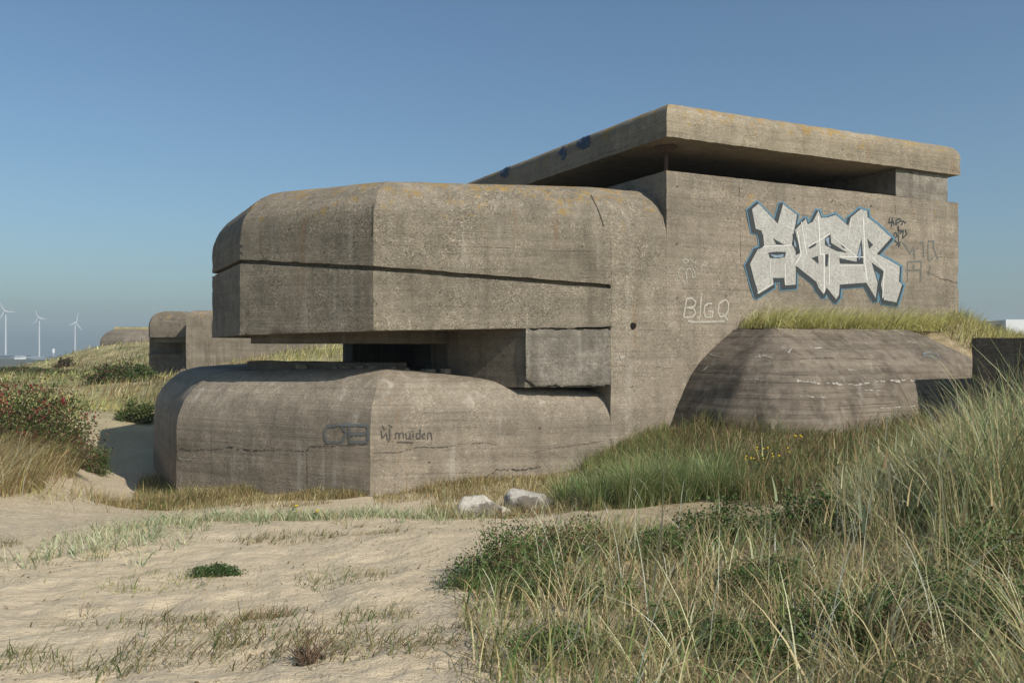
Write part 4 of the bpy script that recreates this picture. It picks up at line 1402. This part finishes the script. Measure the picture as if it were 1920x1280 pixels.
g = scatter_uv(60000, (-.66, .02), (26, 125), lambda px, py, x, y: outside(x, y) & ~((px > 150) & (px < 300) & (py > 768) & (y < 37)) & (px < 960), hilld); n = len(g)
pc = vnoise(g[:, 0] * .10, g[:, 1] * .09, 90)
cg = pick([('gold', 6), ('straw', 2), ('olive', 2)], n); c2 = pick([('olive', 4), ('green', 3)], n)
mixk = (pc + rng.normal(0, .2, n)) > .22
cg[mixk] = c2[mixk]
c3 = pick([('brown', 5), ('straw', 2)], n)
mk2 = (fbm(g[:, 0] * .22, g[:, 1] * .16, 93, 2) + rng.normal(0, .12, n)) > .22
cg[mk2] = c3[mk2]
cg *= np.clip(1 + .8 * fbm(g[:, 0] * .5, g[:, 1] * .35, 94, 2), .5, 1.4)[:, None]
ds.add(g, rng.uniform(.3, .75, n), .0006 * g[:, 1], WIND + rng.normal(0, .9, n), rng.uniform(.15, .9, n), cg, 3, .6)
ds.build('slope_grass', 'golden marram covering the dune slope behind the large bunker')
# --- straw under the bush at the left
lg = Blades()
g = scatter(46000, (-15.5, -7.5), (14, 24), lambda px, py, x, y: inpoly(px, py, [(-200, 960), (-200, 790), (110, 800), (146, 850), (140, 895), (100, 912), (40, 930)]) & (y < 22), lambda x, y: np.clip(.55 + fbm(x * .8, y * .8, 33, 2), .1, 1)); n = len(g)
lg.add(g, rng.uniform(.45, 1.25, n), .011, WIND + .2 + rng.normal(0, .7, n), rng.uniform(.2, .95, n), pick([('straw', 4), ('brown', 5), ('gold', 1)], n), 4, .7)
g = scatter(12000, (-15, -6.5), (12, 22), lambda px, py, x, y: inpoly(px, py, [(-200, 990), (-200, 860), (150, 870), (190, 915), (120, 950), (60, 945)]), lambda x, y: np.clip(.15 + 1.2 * fbm(x * .9, y * .9, 34, 3), 0, 1)); n = len(g)
lg.add(g, rng.uniform(.12, .4, n), .010, az_wind(n, 1.3), rng.uniform(.4, 1.2, n), pick([('straw', 4), ('gold', 3), ('brown', 2)], n), 3, .5)
lg.build('straw_grass', 'long dry straw-coloured grass below the berry bush at the left')


# crumbs of litter on the sand
cr = Blades()
g = scatter(5200, (-6, 1.2), (3.4, 13), lambda px, py, x, y: px < 1050, lambda x, y: np.clip(.35 + fbm(x * .9, y * .9, 88, 2), .05, 1)); n = len(g)
g[:, 2] += .004
cr.add(g, rng.uniform(.010, .045, n), rng.uniform(.005, .014, n), rng.uniform(0, 6.28, n), rng.uniform(1.2, 1.55, n), pick([('brown', 3), ('straw', 2), ('olive', 1)], n) * .6, 2, .1)
cr.build('sand_litter', 'crumbs of dry leaf and twig litter on the sand')

# ------------------------------------------------------------------ shrubs
class Leaves:
    def __init__(s): s.V, s.C = [], []

    def add(s, c, size, col, up=.3):
        n = len(c)
        d = rng.normal(0, 1, (n, 3)); d[:, 2] += up; d /= np.linalg.norm(d, axis=1)[:, None]
        e = np.cross(d, rng.normal(0, 1, (n, 3))); e /= np.linalg.norm(e, axis=1)[:, None]
        size = np.broadcast_to(size, (n,))[:, None]
        a = c - d * size * .5; b_ = c + d * size * .5
        s.V.append(np.stack([a, c + e * size * .3, b_, c - e * size * .3], 1).reshape(-1, 3)); s.C.append(np.repeat(col, 4, 0))

    def build(s, name, parent):
        V = np.concatenate(s.V); Q = np.arange(len(V)).reshape(-1, 4)
        return mesh_quads(name, V, Q, np.concatenate(s.C), LEAF, parent)


def twigs_mesh(segs, r, name, parent, mat=TWIG):
    mb = MB()
    for a, b_ in segs: mb.tube(a, b_, r, r * .5, 5, False)
    return mb.build(name, mat, parent, merge=False, sharp=60)


def clumps(center, ext, n, seed, lo=.0):
    """places on and in an uneven mound, bunched along sprays"""
    r = np.random.default_rng(seed)
    k = max(6, n // 42)
    u = r.normal(0, 1, (k, 3)); u /= np.linalg.norm(u, axis=1)[:, None]; u[:, 2] = np.abs(u[:, 2])
    rad = r.uniform(.45, 1.08, (k, 1))
    cc = u * rad * np.array(ext)
    i = r.integers(0, k, n)
    p = cc[i] + r.normal(0, 1, (n, 3)) * np.array(ext) * .13
    p[:, 2] = np.maximum(p[:, 2], lo)
    return np.array(center) + p, np.array(center) + cc


def shrub(name, px, py, Y_, ext, n, leaf, cols, label, cat, seed, berries=0, bcols=None, group=None, twig_out=0, tcol=TWIG):
    q = P(px, py, Y_); q[2] = float(height([q[0]], [q[1]])[0])
    o = empty(name, tuple(q), label, cat, group)
    p, cc = clumps(q, ext, n, seed)
    L = Leaves(); L.add(p, leaf * rng.uniform(.6, 1.3, n), np.array(cols)[rng.integers(0, len(cols), n)] * rng.uniform(.75, 1.25, (n, 1)))
    L.build('foliage', o)
    sg = []
    for c in cc[:70]:
        m_ = (q + (c - q) * .5 + rng.normal(0, .05, 3) * ext[0])
        sg += [(q + rng.normal(0, .04, 3), m_), (m_, c)]
    for _ in range(twig_out):
        c = cc[rng.integers(0, len(cc))]
        sg.append((c, c + np.array([rng.normal(0, .10), rng.normal(0, .10), abs(rng.normal(.13, .07))])))
    twigs_mesh(sg, .010 if ext[0] > .5 else .0022, 'twigs', o, tcol)
    if berries:
        mb = MB()
        r_ = np.random.default_rng(seed + 5)
        bx = bcols(q, ext, r_, berries)
        for c in bx:
            s_ = r_.uniform(.014, .026)
            P6 = [c + np.array(v) * s_ for v in ((1, 0, 0), (0, 1, 0), (-1, 0, 0), (0, -1, 0), (0, 0, 1.2), (0, 0, -1.2))]
            mb.v.append(np.array(P6)); k = mb.n
            for f_ in ((0, 1, 4), (1, 2, 4), (2, 3, 4), (3, 0, 4), (1, 0, 5), (2, 1, 5), (3, 2, 5), (0, 3, 5)): mb.f.append([k + w for w in f_])
            mb.n += 6
        bo = mb.build('berries', BERRY, o, merge=False, sharp=180)
        bo['kind'] = 'stuff'
    return o


DG = [(.065, .105, .026), (.09, .135, .036), (.05, .075, .02), (.12, .15, .048), (.11, .09, .035)]
RG = [(.10, .055, .03), (.13, .06, .04), (.08, .07, .03), (.06, .075, .025)]
HERB = [(.08, .15, .038), (.11, .19, .055), (.065, .115, .032), (.16, .20, .07), (.14, .11, .06)]


def bunch(cx_, cz_, sx, sz):
    def f_(q, ext, r, n):
        k = 14
        c = q + np.stack([r.normal(cx_, sx, k), -np.abs(r.normal(ext[1] * .75, .25, k)), r.normal(cz_, sz, k)], -1)
        return c[r.integers(0, k, n)] + r.normal(0, .10, (n, 3))
    return f_


shrub('rose_bush', 30, 880, 21.4, (1.75, 1.4, 1.62), 14000, .07, DG + RG[1:3], 'large green bush with many red berries at the left edge', 'bush', 11, 260, bunch(.55, 1.2, .5, .35))
shrub('rose_bush', -120, 880, 20.6, (1.5, 1.3, 1.7), 7000, .07, DG, 'green bush cut by the left edge of the photo', 'bush', 12, 40, bunch(.4, 1.3, .4, .3))
shrub('rose_bush', 116, 866, 22.4, (.9, .8, 1.2), 6000, .062, RG + DG[:2] + [(.16, .035, .035)], 'reddish bush with berries at the right side of the large green bush', 'bush', 13, 240, bunch(-.05, .85, .35, .28))
shrub('rose_bush', 182, 858, 25.2, (.42, .45, .75), 2200, .06, DG, 'small dark rounded bush on the sand path', 'bush', 14)
shrub('dune_bush', 258, 794, 33.5, (.75, .6, .75), 2600, .09, DG, 'low dark green bush on the path edge beside the base block', 'bush', 15)
shrub('dune_bush', 216, 712, 56, (2.1, 1.2, 1.15), 3200, .17, DG + RG, 'dark red-green thicket on the slope left of the shaded embrasure', 'bush', 16)
shrub('dune_bush', 262, 706, 55, (1.3, 1.0, .9), 2200, .15, DG, 'dark green thicket just below the shaded embrasure', 'bush', 17)
shrub('dune_bush', 122, 684, 98, (1.1, 1.0, 1.2), 1200, .22, RG, 'brown bush at the crest before the far sheds', 'bush', 18)
shrub('dune_bush', 20, 700, 76, (4.2, 2.0, .62), 3800, .22, DG + RG, 'dark low thicket before the far sheds at the left edge', 'bush', 19)
shrub('dune_bush', 92, 702, 72, (2.6, 1.8, .5), 2800, .2, DG + RG, 'dark low thicket left of the dune slope', 'bush', 20)
# foreground herbs
shrub('low_shrub', 965, 1075, 7.6, (.42, .36, .46), 5200, .026, HERB, 'dark green bushy herb with reddish stems at the edge of the sand', 'plant', 21, twig_out=70, tcol=plain('red_twig', (.16, .075, .05), .8, .35, 15))
shrub('low_shrub', 880, 1110, 7.3, (.26, .24, .24), 2000, .024, HERB, 'low dark green herb spilling onto the sand, leftmost of the foreground herbs', 'plant', 22, twig_out=20)
shrub('low_shrub', 1085, 1045, 8.0, (.38, .30, .40), 3600, .026, HERB + RG[:2], 'green herb with brown seed heads behind the reddish-stemmed herb', 'plant', 23, twig_out=50)
shrub('low_shrub', 1360, 1020, 8.6, (.5, .35, .38), 3600, .034, HERB, 'dark green herb below the sandy ridge', 'plant', 24)
shrub('low_shrub', 1520, 1010, 8.6, (.5, .35, .42), 3600, .036, HERB, 'dark green herb beside the tall marram stand', 'plant', 25)
shrub('low_shrub', 1560, 1240, 4.9, (.40, .30, .26), 4200, .022, HERB, 'dark green herb mat at the bottom edge of the photo', 'plant', 26)
shrub('low_shrub', 1760, 1190, 5.2, (.42, .32, .28), 4200, .022, HERB, 'bright green herb mat near the bottom right corner', 'plant', 27)
shrub('low_shrub', 1860, 1100, 6.2, (.45, .32, .34), 4000, .025, HERB, 'green herb at the right edge below the tall marram', 'plant', 28)
shrub('low_shrub', 1290, 1230, 5.1, (.34, .28, .2), 2600, .02, HERB, 'low green herb under bleached stalks at the bottom', 'plant', 29)
shrub('low_shrub', 1680, 1255, 4.7, (.26, .22, .22), 2400, .02, RG, 'rusty brown herb between two green herb mats at the bottom', 'plant', 30, twig_out=40)
shrub('low_shrub', 1130, 1150, 6.2, (.3, .26, .2), 2000, .022, HERB, 'low green herb in the straw right of the sand', 'plant', 31, twig_out=10)
shrub('low_shrub', 1010, 1120, 6.8, (.36, .3, .3), 4200, .022, HERB, 'bright green herb cushion just right of the reddish-stemmed herb', 'plant', 51, twig_out=10)
shrub('low_shrub', 1240, 1040, 8.0, (.42, .3, .26), 3600, .026, HERB, 'low green herb below the left end of the sandy ridge', 'plant', 52)
shrub('low_shrub', 1430, 1140, 6.2, (.36, .28, .26), 3800, .022, HERB, 'green herb among lying straw in the middle of the marram', 'plant', 53)
shrub('low_shrub', 1060, 1250, 4.9, (.36, .26, .17), 3600, .019, HERB, 'flat green herb mat at the bottom, nearest to the bare sand', 'plant', 54)
shrub('low_shrub', 1420, 1255, 4.7, (.34, .26, .22), 3800, .019, HERB, 'dark green herb at the bottom between lying bleached stalks', 'plant', 55)
shrub('low_shrub', 1880, 1225, 4.9, (.40, .3, .34), 4600, .021, HERB, 'leafy green herb in the bottom right corner', 'plant', 56)
shrub('mat_plant', 405, 1058, 8.3, (.25, .17, .085), 3400, .020, [(.05, .09, .025), (.07, .115, .035)], 'small dark green cushion plant alone on the sand', 'plant', 32)
shrub('dead_tuft', 565, 1248, 4.9, (.13, .10, .06), 500, .022, [(.12, .10, .085), (.2, .16, .11)], 'dead grey tuft of twigs on the sand near the bottom', 'plant', 33, twig_out=45)


def ragwort(px, py, Y_, n, h, r, label, seed):
    r_ = np.random.default_rng(seed)
    q = P(px, py, Y_); q[2] = float(height([q[0]], [q[1]])[0])
    o = empty('ragwort', tuple(q), label, 'flower', 'yellow flowering weeds')
    sg = []; L = Leaves()
    for k in range(n):
        t = q + np.array([r_.normal(0, r), r_.normal(0, r * .5), h * r_.uniform(.7, 1.1)])
        b0 = q + np.array([r_.normal(0, r * .4), r_.normal(0, r * .3), 0])
        sg.append((b0, t))
        c = b0 + (t - b0) * r_.uniform(.1, .9, (30, 1)) + r_.normal(0, .025, (30, 3))
        L.add(c, .04, np.array(HERB)[r_.integers(0, 4, 30)])
        mb = MB()
        for j in range(2):
            cc = t + r_.normal(0, .02, 3) * j * 2
            mb.fan([cc + np.array([math.cos(a) * .015, math.sin(a) * .015, .006 * math.cos(5 * a)]) for a in np.linspace(0, 6.283, 11)[:-1]], cc + np.array([0, 0, .012]))
            mb.fan([cc + np.array([math.cos(a) * .014, -.006, .014 * math.sin(a)]) for a in np.linspace(0, 6.283, 11)[:-1]], cc + np.array([0, -.016, 0]))
        mb.build('flower', PETAL, o, merge=False, smooth=False)
    L.build('foliage', o)
    twigs_mesh(sg, .005, 'stems', o, plain('green_stem', (.09, .11, .04), .8, .2))


ragwort(1438, 935, 15.2, 9, .52, .22, 'yellow flowering weed with several blooms in the brown hollow', 41)
ragwort(1497, 905, 15.8, 2, .62, .08, 'single yellow bloom right of the larger flowering weed in the hollow', 42)
ragwort(592, 985, 13.2, 2, .14, .10, 'tiny yellow flowers in the pale grass before the base block', 43)
ragwort(538, 968, 14.6, 2, .18, .10, 'yellow flowering weed close to the foot of the base block', 44)

# ------------------------------------------------------------------ haze
hz = NM('haze_air')
pv = hz.n('VolumePrincipled')
pv.inputs['Color'].default_value = (.74, .88, 1.0, 1)
pv.inputs['Density'].default_value = .00035
pv.inputs['Anisotropy'].default_value = .1
hz.l(pv.outputs[0], hz.out.inputs['Volume'])
mb = MB()
mb.prism([V2(-3400, -60), V2(3400, -60), V2(3400, 2500), V2(-3400, 2500)], -38, 66, 1e6)
hazeo = mb.build('haze', hz.m, None, smooth=False)
tag(hazeo, 'thin pale sea haze over the dunes and the far shore', 'haze', kind='stuff')
